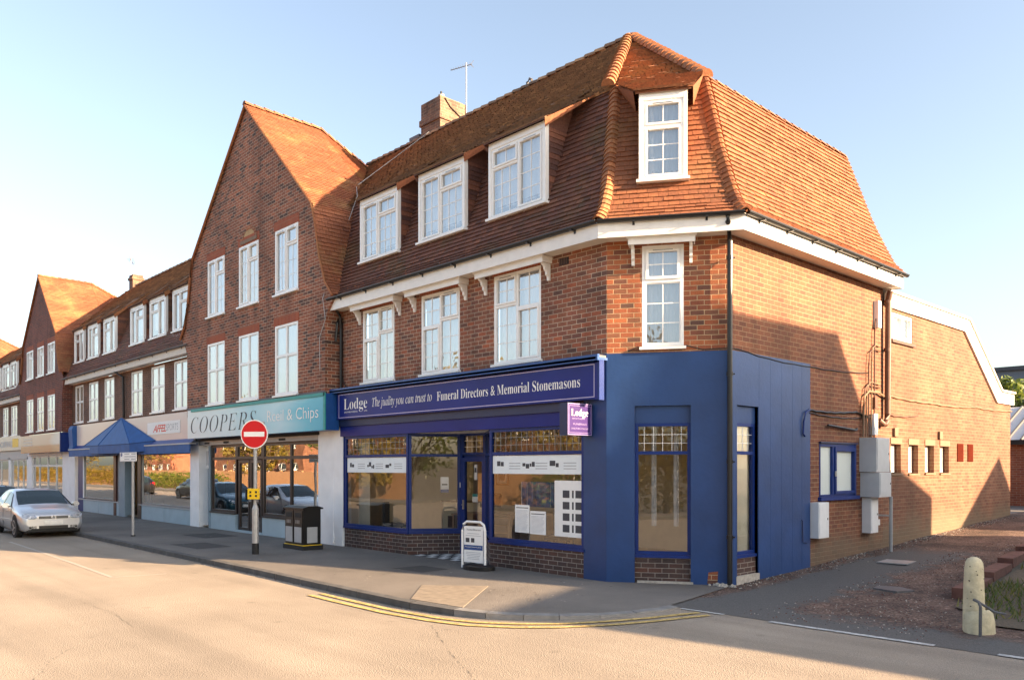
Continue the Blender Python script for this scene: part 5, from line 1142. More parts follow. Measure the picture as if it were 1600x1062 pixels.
for i, (y0, y1, zt, lab) in enumerate(((5.9,5.9,3.55,'leftmost'),(6.02,6.06,3.62,'second from left'),(6.12,6.2,4.3,'middle'),(6.26,6.3,4.4,'second from right'),(6.4,6.42,5.0,'rightmost'))):
    cable(f'{lab} of the five conduits rising above the electrical cabinets', [S_(y0,2.5,.04),S_(y0,zt-.35,.05),S_(y0+.06,zt-.08,.05),S_(y1+.18,zt,.04),S_(6.7,zt-.02,.03)], .014, 'stone_sill' if i % 2 else 'brown_pipe')
cable('horizontal conduit bend joining the brown pipe', [S_(5.86,2.5,.05),S_(5.86,3.1,.06),S_(5.92,3.32,.06),S_(6.1,3.42,.06),S_(6.6,3.42,.06),S_(6.86,3.36,.05)], .022, 'stone_sill')
cabinet('junction_box', 'brown cable joint box between the conduits', 6.38, 6.50, 3.1, 3.32, .07, 'brown_pipe', 'box', False)
b = MB(); b.tube([(1.665,3.40,.95),(1.685,3.40,.94),(1.685,3.42,.55),(1.685,3.55,.52)], .008, 'blue_dark', 6); o = b.build('wall_hook'); tag(o, 'small hooked rod low on the blue painted side wall', 'hook')
cable('thin white cable hanging over the roof from the ridge to the chip shop wall', [(-9.3,3.38,11.2),(-9.9,2.6,10.42),(-10.2,1.6,9.5),(-8.85,.78,8.72),(-8.75,.2,7.3),(-8.55,-.15,6.6),(-8.42,-.45,5.9),(-8.35,-.42,5.4),(-8.62,-.42,5.0),(-8.6,-.42,4.2)], .008, 'grey_paint')
cable('loose black cable curling down the recess beside the chip shop gable', [(-8.25,-.02,5.35),(-8.22,-.03,4.6),(-8.26,-.03,4.2),(-8.2,-.03,3.95),(-8.05,-.04,3.80),(-7.8,-.06,3.76)], .012)
# ================================================================ AERIALS
def aerial(label, x, y, z0, z1, s=1, az=0):
    t = thing('tv_aerial', label, 'aerial', (x, y, z0)); b = MB(); b.tube([(x,y,z0),(x,y,z1)], .018*s, 'galv', 8); b.build('mast', t)
    d = Vector((math.cos(az), math.sin(az), 0)); q = Vector((-d.y, d.x, 0)); c = Vector((x, y, z1-.06)); b = MB()
    b.tube([c-d*.16*s, c+d*.46*s-Vector((0,0,.11))], .011*s, 'lead', 6)
    for k in range(9):
        p = c+d*(-.13+.07*k)*s-Vector((0,0,.012*k)); L = (.13-.008*k)*s; b.tube([p-q*L, p+q*L], .0045*s, 'lead', 4)
    for sg_ in (-1,1): b.tube([c-d*.14*s, c-d*.22*s+Vector((0,0,.10*sg_))], .006, 'lead', 4)
    b.build('antenna', t)
aerial('tall television aerial on the nearer chimney', -9.0, 4.47, 11.6, 13.38, 1.0, math.radians(215))
aerial('television aerial beside the far chimney', -34.7, 3.7, 10.6, 12.5, 1.3, math.radians(150))
aerial('small television aerial above the far left roof', -44.6, 3.4, 10.1, 11.6, 1.3, math.radians(170))

# ================================================================ STREET FURNITURE
ne = thing('no_entry_sign', 'round red no entry sign on a grey pole at the kerb', 'sign', (-8.0, -2.34, 0))
b = MB(); b.cyl((-8.0,-2.34), .075, 0, .24, 'black_matt', 16); b.cyl((-8.0,-2.34), .072, .24, .98, 'galv', 16); b.cyl((-8.0,-2.34), .072, .98, 1.07, 'galv', 16, r1=.04); b.cyl((-8.0,-2.34), .038, 1.07, 2.6, 'galv', 14); b.build('pole', ne)
nv = Vector((.62,-.78,0)).normalized(); cN = Vector((-8.0,-2.34,2.61))+nv*.055; b = MB()
FNE = Fr(cN.x, cN.y, -nv.y, nv.x)
b.prism([FNE.P(.315*math.cos(a), 0, cN.z+.315*math.sin(a)) for a in [2*math.pi*k/40 for k in range(40)]], -nv*.012, 'grey_paint')
b.disc(cN+nv*.001, nv, .315, 'sign_white', 40); b.disc(cN+nv*.004, nv, .292, 'red_sign', 40); b.box(-.235,.235,.006,.008,cN.z-.052,cN.z+.052,'sign_white',FNE); b.build('sign_plate', ne)
b = MB(); b.box(-.06,.06,-.10,-.02,cN.z-.2,cN.z-.16,'galv',FNE); b.box(-.06,.06,-.10,-.02,cN.z+.16,cN.z+.2,'galv',FNE); b.build('bracket', ne)
yb = thing('pole_box', 'small yellow control box strapped to the no entry pole', 'box', (-8.0,-2.4,1.3)); b = MB(); b.box(-.13,.13,.0,.05,1.20,1.43,'yellow_box',FNE); b.build('casing', yb, bevel=.004)
b = MB()
for sx in (-.065,.065):
    for z in (1.27,1.35): b.box(sx-.022,sx+.022,.05,.054,z-.02,z+.025,'black_matt',FNE)
b.build('symbols', yb)
pk = thing('parking_sign', 'thin grey post with a small white parking plate on the pavement', 'sign', (-14.65,-2.72,0))
b = MB(); b.cyl((-14.65,-2.72), .038, 0, 2.28, 'galv', 12); b.cyl((-14.65,-2.72), .06, 0, .03, 'black_matt', 12); b.build('post', pk)
FPK = Fr(-14.75, -2.78, 1, .12); b = MB(); b.box(-.56,.42,0,.012,2.05,2.30,'paper',FPK); b.build('plate', pk)
b = MB(); b.disc(FPK.P(-.46,.014,2.24), FPK.n, .055, 'blue_top', 16); 
for i in range(3): b.box(-.28,.02+.1*(i%2),.013,.015,2.24-.07*i,2.265-.07*i,'ink_light',FPK); b.box(.13,.38,.013,.015,2.24-.07*i,2.265-.07*i,'ink_light',FPK)
rect(b, FPK, -.54,.40,2.06,2.29,.008,'ink_light',.013,.015); b.build('symbols', pk); text('lettering', 'P', FPK, -.478,-.44, .014, 2.215, .06, 'sign_white', pk)
# twin litter bin
lbn = thing('litter_bin', 'black twin litter bin with white poster panels by the pilaster', 'bin', (-8.4,-.98,0), local=False)
b = MB(); b.box(-8.83,-7.97,-1.2,-.76,.10,.93,'black_plastic'); b.build('body', lbn, bevel=.015)
b = MB(); b.box(-8.87,-7.93,-1.24,-.72,0,.10,'black_matt'); b.box(-8.85,-7.95,-1.22,-.74,.10,.115,'yellow_box'); b.build('base', lbn, bevel=.006)
b = MB(); pr = [(-1.24,.93),(-.72,.93),(-.72,.96),(-.85,1.0),(-1.1,1.0),(-1.24,.96)]; b.prism([(-8.88,y,z) for y, z in pr], (.96,0,0), 'black_plastic'); b.build('lid', lbn, bevel=.012)
b = MB(); FB = Fr(0,-1.2); FBR = Fr(-7.97,0,0,1)
for a, c in ((-8.80,-8.42),(-8.38,-8.0)):
    b.box(a,c,.0,.02,.16,.90,'black_plastic',FB); b.box(a+.05,c-.05,.02,.026,.74,.85,'black_matt',FB)
    b.box(a+.03,c-.03,.02,.026,.17,.52,'grey_paint',FB)
    for k in range(3): b.box(a+.08+.07*k,a+.12+.07*k,.02,.024,.60,.68,'alu',FB)
b.build('door_panel', lbn)
b = MB(); b.box(-1.11,-.85,.001,.012,.16,.52,'grey_paint',FBR); b.build('poster_panel', lbn)
# pavement board
ab = thing('pavement_sign', 'white framed swing pavement sign outside the funeral directors', 'sign', (-2.72,-.47,0), rz=0)
FA = Fr(-3.0,-.62,.62,.10); Wd = .55
b = MB(); b.tube([FA.P(0,0,.02),FA.P(0,0,.72),FA.P(.03,0,.83),FA.P(.11,0,.88),FA.P(Wd-.11,0,.88),FA.P(Wd-.03,0,.83),FA.P(Wd,0,.72),FA.P(Wd,0,.10)], .024, 'upvc', 10); b.build('frame', ab)
b = MB(); c = FA.P(.36,-.05,0); b.prism([(c.x+.36*math.cos(a), c.y+.24*math.sin(a), 0.005) for a in [2*math.pi*k/20 for k in range(20)]], (0,0,.07), 'black_plastic'); b.build('base', ab, bevel=.02)
b = MB(); b.box(.045,Wd-.045,-.008,.008,.13,.80,'paper',FA); pn = b.build('panel', ab)
b = MB(); b.box(.05,Wd-.05,.009,.011,.36,.45,'blue_top',FA); b.box(.09,.18,.009,.011,.50,.58,'ink',FA); b.box(.22,.30,.009,.011,.50,.58,'ink',FA)
for z in (.66,.62,.31,.28,.25,.22,.19): w0 = random.uniform(0,.06); b.box(.08+w0,Wd-.08-w0,.009,.011,z,z+.008,'ink_light',FA)
b.build('artwork', pn); text('lettering', 'Funeral Directors', FA, .12, Wd-.09, .009, .72, .05, 'ink', pn); text('lettering', 'Pre-paid funeral plans', FA, .08, Wd-.08, .011, .405, .035, 'sign_white', pn)
# bollard
bo = thing('bollard', 'weathered yellow concrete bollard at the mouth of the alley', 'bollard', (5.58,.06,0))
b = MB(); prf = [(.118,0),(.114,.3),(.106,.55),(.100,.72),(.092,.79),(.07,.83),(.035,.852),(.0,.858)]; nseg = 28
def lathe(b, c, prf, mat, n=28, zb=0, wob=0):
    for (r0, z0), (r1, z1) in zip(prf, prf[1:]):
        for k in range(n):
            a, e = 2*math.pi*k/n, 2*math.pi*(k+1)/n
            f = lambda r, t, z: (c[0]+r*(1+wob*math.sin(t*3+z*9))*math.cos(t), c[1]+r*(1+wob*math.sin(t*3+z*9))*math.sin(t), zb+z)
            b.q([f(r0,a,z0), f(r0,e,z0), f(r1,e,z1), f(r1,a,z1)], mat, smooth=True)
lathe(b, (5.54,.02), prf, 'concrete_post', wob=.02); b.build('post', bo, weld=True)
b = MB()
for _ in range(46):
    a, z = random.uniform(0,6.28), random.uniform(.08,.78); rr = .1185-.022*z; w = random.uniform(.004,.013); d = Vector((math.cos(a),math.sin(a),0)); q = Vector((-d.y,d.x,0)); c = Vector((5.54,.02,z))+d*(rr+.002)
    b.q([c-q*w, c-q*w*.2+Vector((0,0,w*.9)), c+q*w+Vector((0,0,w*.3)), c+q*w*.4-Vector((0,0,w*.8))], 'crack')
b.build('chips', bo)
b = MB(); lathe(b, (5.585,.03), [(.165,-.03),(.16,.12),(.145,.22),(.10,.26)], 'concrete_post', 14, wob=.08); b.build('broken_footing', bo, weld=True)
hk = thing('iron_stake', 'bent black iron stake in front of the bollard', 'stake', (5.66,-.2,0)); b = MB(); b.tube([(5.68,-.22,-.05),(5.68,-.21,.32),(5.66,-.20,.37),(5.60,-.18,.39)], .018, 'iron', 8); b.tube([(5.66,-.20,.37),(5.80,-.14,.27),(5.90,-.08,.25)], .014, 'iron', 8); b.build('rod', hk)
# low timber edging beside the alley
for i, (x, y) in enumerate(((4.62,2.9),(4.45,4.5),(4.28,6.1),(4.12,7.7))):
    b = MB(); F = Fr(x, y, -.17, 1.6); z = gz_alley(x, y); b.box(-.72,.80,-.12,.12,z-.05,z+.13+.015*i,'old_timber',F)
    o = b.build('edging_block', bevel=.02); tag(o, ['nearest dark red edging block beside the bollard','second dark red edging block along the alley','third dark red edging block along the alley','farthest dark red edging block of the alley edge'][i], 'edging', 'edging blocks along the alley')
# manhole cover and flat slab
b = MB(); F = Fr(2.65,5.1,1,.1); b.box(-.26,.26,-.3,.3,gz_alley(2.6,5.1)+.0,gz_alley(2.6,5.1)+.018,'galv',F); o = b.build('manhole_cover', bevel=.005); tag(o, 'pale metal cover lying on the tarmac near the conduit', 'cover')
b = MB(); b.prism([(3.45,2.2,.02),(3.85,2.1,.02),(3.98,2.4,.02),(3.7,2.62,.02),(3.4,2.5,.02)], (0,0,.03), 'iron'); o = b.build('drain_cover', bevel=.01); tag(o, 'dark sunken slab in the gravel in the middle of the alley', 'cover')
b = MB()
for _ in range(26): stone(b, random.gauss(1.62,.09), random.gauss(.98,.06), .01, random.uniform(.03,.09), 'rubble')
o = b.build('rubble_heap'); tag(o, 'small heap of white rubble at the foot of the black downpipe', 'rubble')
# grass beyond the edging
b = MB()
for _ in range(9000):
    x = random.uniform(4.5,8.5); y = random.uniform(1.0,9.5)
    if x < 4.75-.08*(y-2.9) : continue
    if math.sin(x*2.1+1)*math.sin(y*1.7)+random.uniform(-.6,.6) < -.1: continue
    z = gz_alley(x, y)+.02; h = random.uniform(.05,.15); a = random.uniform(0,6.28); w = random.uniform(.008,.018); lx, ly = random.gauss(0,.05), random.gauss(0,.05)
    b.q([(x-w*math.cos(a),y-w*math.sin(a),z),(x+w*math.cos(a),y+w*math.sin(a),z),(x+lx,y+ly,z+h)], 'grass_blade', rnd=random.random())
b.build('grass', kind='stuff')

# ================================================================ SHOP CONTENTS
def flat(name, label, cat, fr, u0, u1, z0, z1, d, mat, extra=None, group=None):
    b = MB(); b.box(u0,u1,d-.008,d,z0,z1,mat,fr)
    if extra: extra(b)
    o = b.build(name); tag(o, label, cat, group); return o
def banner_x(u0, u1):
    def f(b):
        k = max(2, round((u1-u0)/.85))
        for i in range(k):
            x = u0+.12+(u1-u0-.2)*i/k
            rr_ = random.Random(i+int(u0*9)); xx = x
            for j in range(4 if i % 2 else 2): ww = rr_.uniform(.04,.09)*(1 if i % 2 else 1.6); zz = 1.86+rr_.uniform(0,.06); b.box(xx, xx+ww, -.0195,-.018, zz, zz+rr_.uniform(.05,.10), 'ink', FF); xx += ww+.012
            for j in range(3): b.box(x+.34, x+.34+.3, -.0195,-.0185, 1.86+.05*j, 1.875+.05*j, 'ink_light', FF)
    return f
flat('window_banner', 'pale photo banner across the top of the left display window', 'banner', FF, -8.08, -5.66, 1.77, 2.11, -.020, 'paper_blue', banner_x(-8.08,-5.66))
flat('window_banner', 'pale photo banner across the top of the right display window', 'banner', FF, -2.86, -.56, 1.77, 2.11, -.020, 'paper_blue', banner_x(-2.86,-.56))
def note(u0,u1,z0,z1,d,F,head='ink'):
    def f(b):
        b.box(u0+.03,u1-.03,d,d+.001,z1-.06,z1-.045,head,F); z = z1-.10
        while z > z0+.03: b.box(u0+.03,u1-.03-random.uniform(0,.05),d,d+.001,z,z+.006,'ink_light',F); z -= .022
    return f
flat('poster', 'white printed notice on the left of the two notices in the right display window', 'poster', FF, -2.24, -1.86, .69, 1.20, -.020, 'paper', note(-2.24,-1.86,.69,1.20,-.020,FF))
flat('poster', 'white printed notice on the right of the two notices in the right display window', 'poster', FF, -1.84, -1.44, .68, 1.10, -.020, 'paper', note(-1.84,-1.44,.68,1.10,-.020,FF))
def photos(b):
    for j in range(4):
        z = 1.36-.20*j
        for u, w in ((-1.02,.16),(-.80,.04),(-.72,.15)): b.box(u,u+w,-.020,-.0185,z,z+.13,'ink',FF)
flat('photo_board', 'tall white board of small dark photographs at the right of the display', 'poster', FF, -1.22, -.54, .68, 1.66, -.020, 'paper', photos)
b = MB()
for k in range(20):
    a = -2.42+.05*k; b.q([FF.P(a,-.35+.03*math.sin(k*2),1.15),FF.P(a+.05,-.35+.03*math.sin(k*2+2),1.15),FF.P(a+.05,-.35+.03*math.sin(k*2+2),1.62),FF.P(a,-.35+.03*math.sin(k*2),1.62)], 'poster_blue' if k % 3 else 'curtain')
o = b.build('drape'); tag(o, 'blue and white draped cloth display behind the notices', 'cloth')
flat('window_notice', 'small white and blue notice stuck on the splayed entrance window', 'notice', FSP, .72, .90, 1.34, 1.68, -.05, 'paper', lambda b: (b.box(.72,.90,-.05,-.048,1.34,1.41,'blue_top',FSP), b.box(.75,.87,-.05,-.048,1.5,1.53,'ink',FSP)))
flat('door_notice', 'small teal and white notice on the glass entrance door', 'notice', FD, .34, .52, 1.14, 1.32, -.06, 'paper', lambda b: b.box(.34,.52,-.06,-.058,1.26,1.32,'teal',FD))
flat('door_notice', 'narrow pale notice near the top of the glass entrance door', 'notice', FD, .40, .50, 1.62, 1.95, -.06, 'paper', lambda b: b.box(.42,.48,-.06,-.058,1.78,1.88,'ink',FD))
def desk(label, x, y, rz):
    t = thing('desk', label, 'desk', (x, y, .05), rz, local=True); b = MB(); b.box(-.75,.75,-.4,.4,.70,.74,'oak'); b.build('desktop', t, bevel=.004)
    for s in (-.73,.69): k = MB(); k.box(s,s+.04,-.38,.38,0,.70,'oak'); k.build('side_panel', t)
    k = MB(); k.box(-.69,.69,.30,.33,.15,.70,'oak'); k.build('modesty_panel', t); k = MB(); k.box(.25,.66,-.3,.28,.1,.66,'oak'); 
    for j in range(3): k.box(.27,.64,-.312,-.3,.12+.18*j,.28+.18*j,'dark_wood')
    k.build('drawer_unit', t); return t
def monitor(label, x, y, z, rz):
    t = thing('computer_monitor', label, 'monitor', (x, y, z), rz, local=True); b = MB(); b.box(-.27,.27,-.02,.02,.12,.46,'black_plastic'); b.build('screen', t, bevel=.006); b = MB(); b.box(-.03,.03,.0,.04,0,.2,'black_plastic'); b.box(-.12,.12,-.09,.09,0,.015,'black_plastic'); b.build('stand', t)
def chair(label, x, y, rz):
    t = thing('office_chair', label, 'chair', (x, y, .05), rz, local=True); b = MB(); b.box(-.25,.25,-.24,.24,.42,.5,'navy_fabric'); b.build('seat', t, bevel=.03); b = MB(); b.box(-.23,.23,.20,.27,.5,1.0,'navy_fabric'); b.build('backrest', t, bevel=.03)
    for sx in (-.2,.2):
        for sy in (-.19,.19): k = MB(); k.tube([(sx,sy,.42),(sx*1.1,sy*1.1,0)], .014, 'black_plastic', 6); k.build('leg', t)
desk('oak desk seen through the splayed entrance window', -6.0, 2.6, .5); monitor('dark monitor on the desk behind the splayed window', -5.9, 2.65, .80, .5+3.14)
desk('oak desk at the back of the shop behind the entrance door', -4.6, 3.7, 0); monitor('dark monitor on the rear desk of the shop', -4.4, 3.8, .80, 3.3)
chair('dark blue chair inside the left display window', -7.5, 1.0, 2.3); chair('dark blue chair inside behind the right display window', -2.3, 1.3, .4)
def shelf(x, y, rz, label):
    t = thing('side_cabinet', label, 'cabinet', (x, y, .05), rz, local=True); b = MB(); b.box(-.6,.6,-.2,.2,0,.95,'wall_cream'); b.build('carcass', t, bevel=.004); b = MB(); b.box(-.64,.64,-.23,.23,.95,.99,'dark_wood'); b.build('top', t); b = MB(); b.box(-.45,-.05,-.215,-.2,.3,.6,'dark_wood'); b.build('door', t)
shelf(-7.2, 3.0, .3, 'cream side cabinet with dark top behind the desk'); 
def frame_pic(label, x, y, z, w, h, F):
    t = thing('framed_picture', label, 'picture', (x, y, z)); b = MB(); b.box(x-w/2,x+w/2,0,.03,z-h/2,z+h/2,'oak',F); b.build('frame', t); b = MB(); b.box(x-w/2+.05,x+w/2-.05,.03,.034,z-h/2+.05,z+h/2-.05,'paper',F); b.box(x-w/4,x+w/4,.034,.037,z-h/4,z+h/4,'ink',F); b.build('print', t)
FW = Fr(0,4.6); frame_pic('upper framed picture on the back wall inside the shop', -8.0+.4, 4.6, 2.2, .5, .45, FW); frame_pic('lower framed picture on the back wall inside the shop', -7.6, 4.6, 1.65, .5, .5, FW)
for i, (x, lab) in enumerate(((-8.1,'left display window'),(.95,'tall side window'))):
    b = MB(); 
    for k in range(16):
        if i == 0: a = (-8.1+.03*k, .35+.02*(k%2)); c = (-8.1+.03*(k+1), .35+.02*((k+1)%2))
        else: a = (1.5-.04*(k%2), 1.55+.035*k); c = (1.5-.04*((k+1)%2), 1.55+.035*(k+1))
        b.q([(a[0],a[1],.1),(c[0],c[1],.1),(c[0],c[1],2.6),(a[0],a[1],2.6)], 'blind')
    o = b.build('blind'); tag(o, f'cream vertical blind hanging just inside the {lab}', 'blind')
for i, (u, lab) in enumerate(((.75,'left'),(1.12,'right'))):
    p = FC.P(u,-.5,0); b = MB(); b.box(p.x-.03,p.x+.03,p.y-.03,p.y+.03,.9,2.7,'upvc'); o = b.build('display_post'); tag(o, f'{lab} of two slim white posts inside the corner window', 'post', 'white posts inside the corner window')

# ================================================================ CARS
def make_car(paint, label, loc, rz, s=1.0):
    t = thing('parked_car', label, 'car', loc, rz, 'cars parked along the kerb', local=True); t.scale = (s, s, s)
    # stations: x back from nose; sill halfwidth/z, mid hw/z, belt hw/z, shoulder/top hw,z, centre z
    ST = [(0.00,.64,.29,.72,.42,.70,.58,.58,.645,.66),(-.05,.76,.24,.82,.42,.79,.64,.66,.71,.725),(-.20,.81,.20,.86,.45,.845,.70,.70,.785,.80),(-.58,.83,.19,.88,.48,.87,.79,.73,.875,.895),(-1.02,.84,.18,.88,.50,.87,.86,.73,.95,.965),
          (-1.22,.84,.18,.88,.50,.87,.89,.70,.98,1.01),(-1.55,.84,.18,.88,.50,.87,.91,.68,1.19,1.22),(-1.92,.84,.18,.88,.50,.87,.92,.62,1.39,1.42),(-2.35,.84,.18,.88,.50,.87,.93,.60,1.45,1.485),(-3.0,.84,.18,.88,.50,.87,.94,.59,1.43,1.47),
          (-3.6,.83,.20,.87,.52,.86,.96,.56,1.36,1.40),(-3.92,.80,.24,.85,.52,.83,.97,.55,1.17,1.20),(-4.12,.77,.28,.82,.52,.79,.92,.62,.97,.98),(-4.2,.70,.32,.76,.50,.72,.70,.55,.78,.78)]
    b = MB(); rows = []
    for x, h0, z0, h1, z1, h2, z2, h3, z3, zc in ST:
        half = [(h0*.9, z0), (h0, z0+.06), (h1, z1), (h1*.995, (z1+z2)/2), (h2, z2), ((h2+h3)/2+.02, (z2+z3)/2+.005), (h3, z3), (h3*.55, z3+(zc-z3)*.75), (0, zc)]
        rows.append([Vector((x, -h, z)) for h, z in half]+[Vector((x, h, z)) for h, z in reversed(half[:-1])])
    for i in range(len(rows)-1):
        for k in range(len(rows[0])-1): b.q([rows[i][k], rows[i+1][k], rows[i+1][k+1], rows[i][k+1]], paint, smooth=True)
    b.q(rows[0], paint); b.q(list(reversed(rows[-1])), paint)
    b.q([rows[0][0], rows[-1][0], rows[-1][-1], rows[0][-1]], 'black_matt') if False else b.box(-4.1,-.15,-.72,.72,.16,.30,'black_matt')
    body = b.build('body', t, weld=True)
    g = lambda i, k: rows[i][k]
    def panel(name, quads, mat, off=.004, parent=t):
        q = MB()
        for pts in quads:
            pts = [Vector(p) for p in pts]; nn = (pts[1]-pts[0]).cross(pts[2]-pts[0]).normalized(); c = sum(pts, Vector())/len(pts)
            if nn.dot(c-Vector((-2.2, 0, .7))) < 0: nn = -nn
            q.q([p+nn*off for p in pts], mat)
        return q.build(name, parent)
    def inq(a, b_, c, d, f=.06, e=.08):
        q = lambda u, v: (a.lerp(b_, u)).lerp(d.lerp(c, u), v); return [q(f, e), q(1-f, e), q(1-f, 1-e), q(f, 1-e)]
    # windscreen and rear window span station pairs
    n_ = len(rows[0])
    ws = []
    for i in (5, 6):
        for k in range(6, n_-7): 
            a, b_, c, d = g(i,k), g(i,k+1), g(i+1,k+1), g(i+1,k); ws.append([a, b_, c, d])
    panel('windscreen', ws, 'car_glass')
    panel('rear_window', [[g(i,k), g(i,k+1), g(i+1,k+1), g(i+1,k)] for i in (10,11) for k in range(7, n_-8)], 'car_glass')
    for sgn in (0, 1):
        K = (4, 6) if sgn == 0 else (n_-5, n_-7)
        def side(i0, i1, f0=0, f1=1):
            A, B = g(i0,K[0]), g(i1,K[0]); C_, D = g(i1,K[1]), g(i0,K[1])
            pts = [A.lerp(D,.12), B.lerp(C_,.12), B.lerp(C_,.88), A.lerp(D,.88)]; return pts
        s1 = side(6,8); s2 = side(8,10)
        def bulge(p): 
            return p
        o1 = panel('side_window', [[g(6,K[0]).lerp(g(6,K[1]),.08)+Vector((.18,0,0)), g(8,K[0]).lerp(g(8,K[1]),.08)+Vector((.03,0,0)), g(8,K[0]).lerp(g(8,K[1]),.86)+Vector((.03,0,0)), g(7,K[0]).lerp(g(7,K[1]),.84)-Vector((.02,0,0))]], 'car_glass', .028)
        o2 = panel('side_window', [[g(8,K[0]).lerp(g(8,K[1]),.08)-Vector((.04,0,0)), g(10,K[0]).lerp(g(10,K[1]),.2)+Vector((.15,0,0)), g(10,K[0]).lerp(g(10,K[1]),.80)+Vector((.30,0,0)), g(8,K[0]).lerp(g(8,K[1]),.86)-Vector((.04,0,0))]], 'car_glass', .030)
    # wheels with arches
    for x in (-.84, -3.42):
        for sy in (-1, 1):
            q = MB(); q.disc((x, sy*.884, .335), (0, sy, 0), .375, 'black_matt', 24); q.build('wheel_arch', t)
            q = MB(); y0, y1 = sy*.70, sy*.895; q.tube([(x,y0,.31),(x,y0+(y1-y0)*.9,.31),(x,y1,.31)], .31, 'rubber', 24); wh = q.build('wheel', t)
            q = MB(); q.disc((x, y1+sy*.004, .31), (0, sy, 0), .225, 'rim', 24); q.disc((x, y1+sy*.006, .31), (0, sy, 0), .19, 'black_matt', 24)
            for k in range(5):
                a = 2*math.pi*k/5; d = Vector((math.cos(a), 0, math.sin(a))); w = Vector((-d.z, 0, d.x))*.028; c = Vector((x, y1+sy*.009, .31))
                q.q([c-w, c+w, c+d*.21+w*.8, c+d*.21-w*.8], 'rim')
            q.disc((x, y1+sy*.011, .31), (0, sy, 0), .05, 'rim', 12); q.build('rim', wh)
    # face
    for sy in (-1, 1):
        q = MB(); pts = []
        for a in [2*math.pi*k/16 for k in range(16)]:
            yy = .645+.19*math.cos(a); zz = .665+.078*math.sin(a)+.035*math.cos(a); xx = -.0-.95*max(0, yy-.66)**1.3-max(0, zz-.64)*1.25
            pts.append(Vector((xx+.035, sy*yy, zz)))
        q.prism(pts, (-.12, 0, 0), 'headlight'); hl = q.build('headlight', t)
        q = MB(); q.disc((.028, sy*.57, .655), (1, 0, .6), .048, 'rim', 14); q.disc((-.012, sy*.69, .675), (1, sy*.3, .6), .045, 'rim', 14); q.build('reflector', hl)
        q = MB(); c = Vector((-1.42, sy*1.0, .97)); q.prism([c+Vector((0,.11*math.cos(a),.075*math.sin(a))) for a in [2*math.pi*k/12 for k in range(12)]], (-.10,0,0), paint); q.box(-1.48,-1.42,min(sy*.85,sy*.95),max(sy*.85,sy*.95),.92,.95,'black_plastic'); q.build('door_mirror', t, bevel=.015)
        q = MB(); q.box(-3.05,-.98, *sorted((sy*.878, sy*.892)), .50,.545,paint); q.box(-1.95,-1.80,*sorted((sy*.875,sy*.90)),.80,.825,paint)
        for xx in (-1.30,-2.42,-2.30-.95): q.box(xx-.004,xx+.004,*sorted((sy*.870,sy*.882)),.26,.88,'black_matt')
        q.build('door_trim', t)
        q = MB(); q.box(-4.17,-4.02,*sorted((sy*.58,sy*.80)),.72,.95,'red_sign'); q.build('tail_light', t, bevel=.02)
    q = MB(); q.box(-.06,.012,-.40,.40,.585,.665,'black_plastic')
    for z in (.605,.632): q.box(.012,.018,-.38,.38,z,z+.008,'alu')
    q.build('grille', t)
    q = MB(); q.disc((.022,0,.625), (1,0,.15), .060, 'rim', 24, ring=.048); q.disc((.019,0,.625), (1,0,.15), .05, 'black_plastic', 20)
    for a, c in (((-.026,.668),(-.008,.632)),((-.008,.632),(.0,.65)),((.026,.668),(.008,.632)),((.008,.632),(.0,.65)),((-.038,.645),(-.018,.588)),((-.018,.588),(.0,.622)),((.038,.645),(.018,.588)),((.018,.588),(.0,.622))): q.tube([(.026,a[0],a[1]),(.026,c[0],c[1])], .0045, 'rim', 5)
    q.build('badge', t)
    q = MB(); q.box(.0,.025,-.26,.26,.415,.525,'plate'); q.build('number_plate', t)
    q = MB(); q.box(-.03,.015,-.40,.40,.285,.375,'black_plastic'); q.box(-.10,.0,.46,.66,.29,.37,'black_plastic'); q.box(-.10,.0,-.66,-.46,.29,.37,'black_plastic'); q.build('lower_intake', t)
    q = MB(); q.box(-.25,-.03,-.68,.68,.20,.27,'black_matt'); q.build('splitter', t)
    return t
c0 = make_car('silver_paint', 'silver hatchback parked facing the viewer at the kerb', (-16.95, -4.12, -.1), 0, .92)
def repaint(root, frm, to):
    for ch in kids(root):
        if any(mm and mm.name == frm for mm in ch.data.materials):
            ch.data = ch.data.copy()
            for i, mm in enumerate(ch.data.materials):
                if mm.name == frm: ch.data.materials[i] = MATS[to]
c1 = copy_tree(c0); c1.location = (-22.6, -4.15, -.1); c1['label'] = 'teal blue hatchback parked behind the silver one at the left edge'; repaint(c1, 'silver_paint', 'teal_paint')
c2 = copy_tree(c0); c2.location = (-44.5, -10.2, -.1); c2['label'] = 'black car parked across the street, seen only mirrored in the shop window'; repaint(c2, 'silver_paint', 'black_car_paint'); c2.rotation_euler.z = math.pi
c3 = copy_tree(c0); c3.location = (-56.0, -10.2, -.1); c3['label'] = 'second black car across the street, farther off in the shop window mirror'; repaint(c3, 'silver_paint', 'black_car_paint'); c3.rotation_euler.z = math.pi

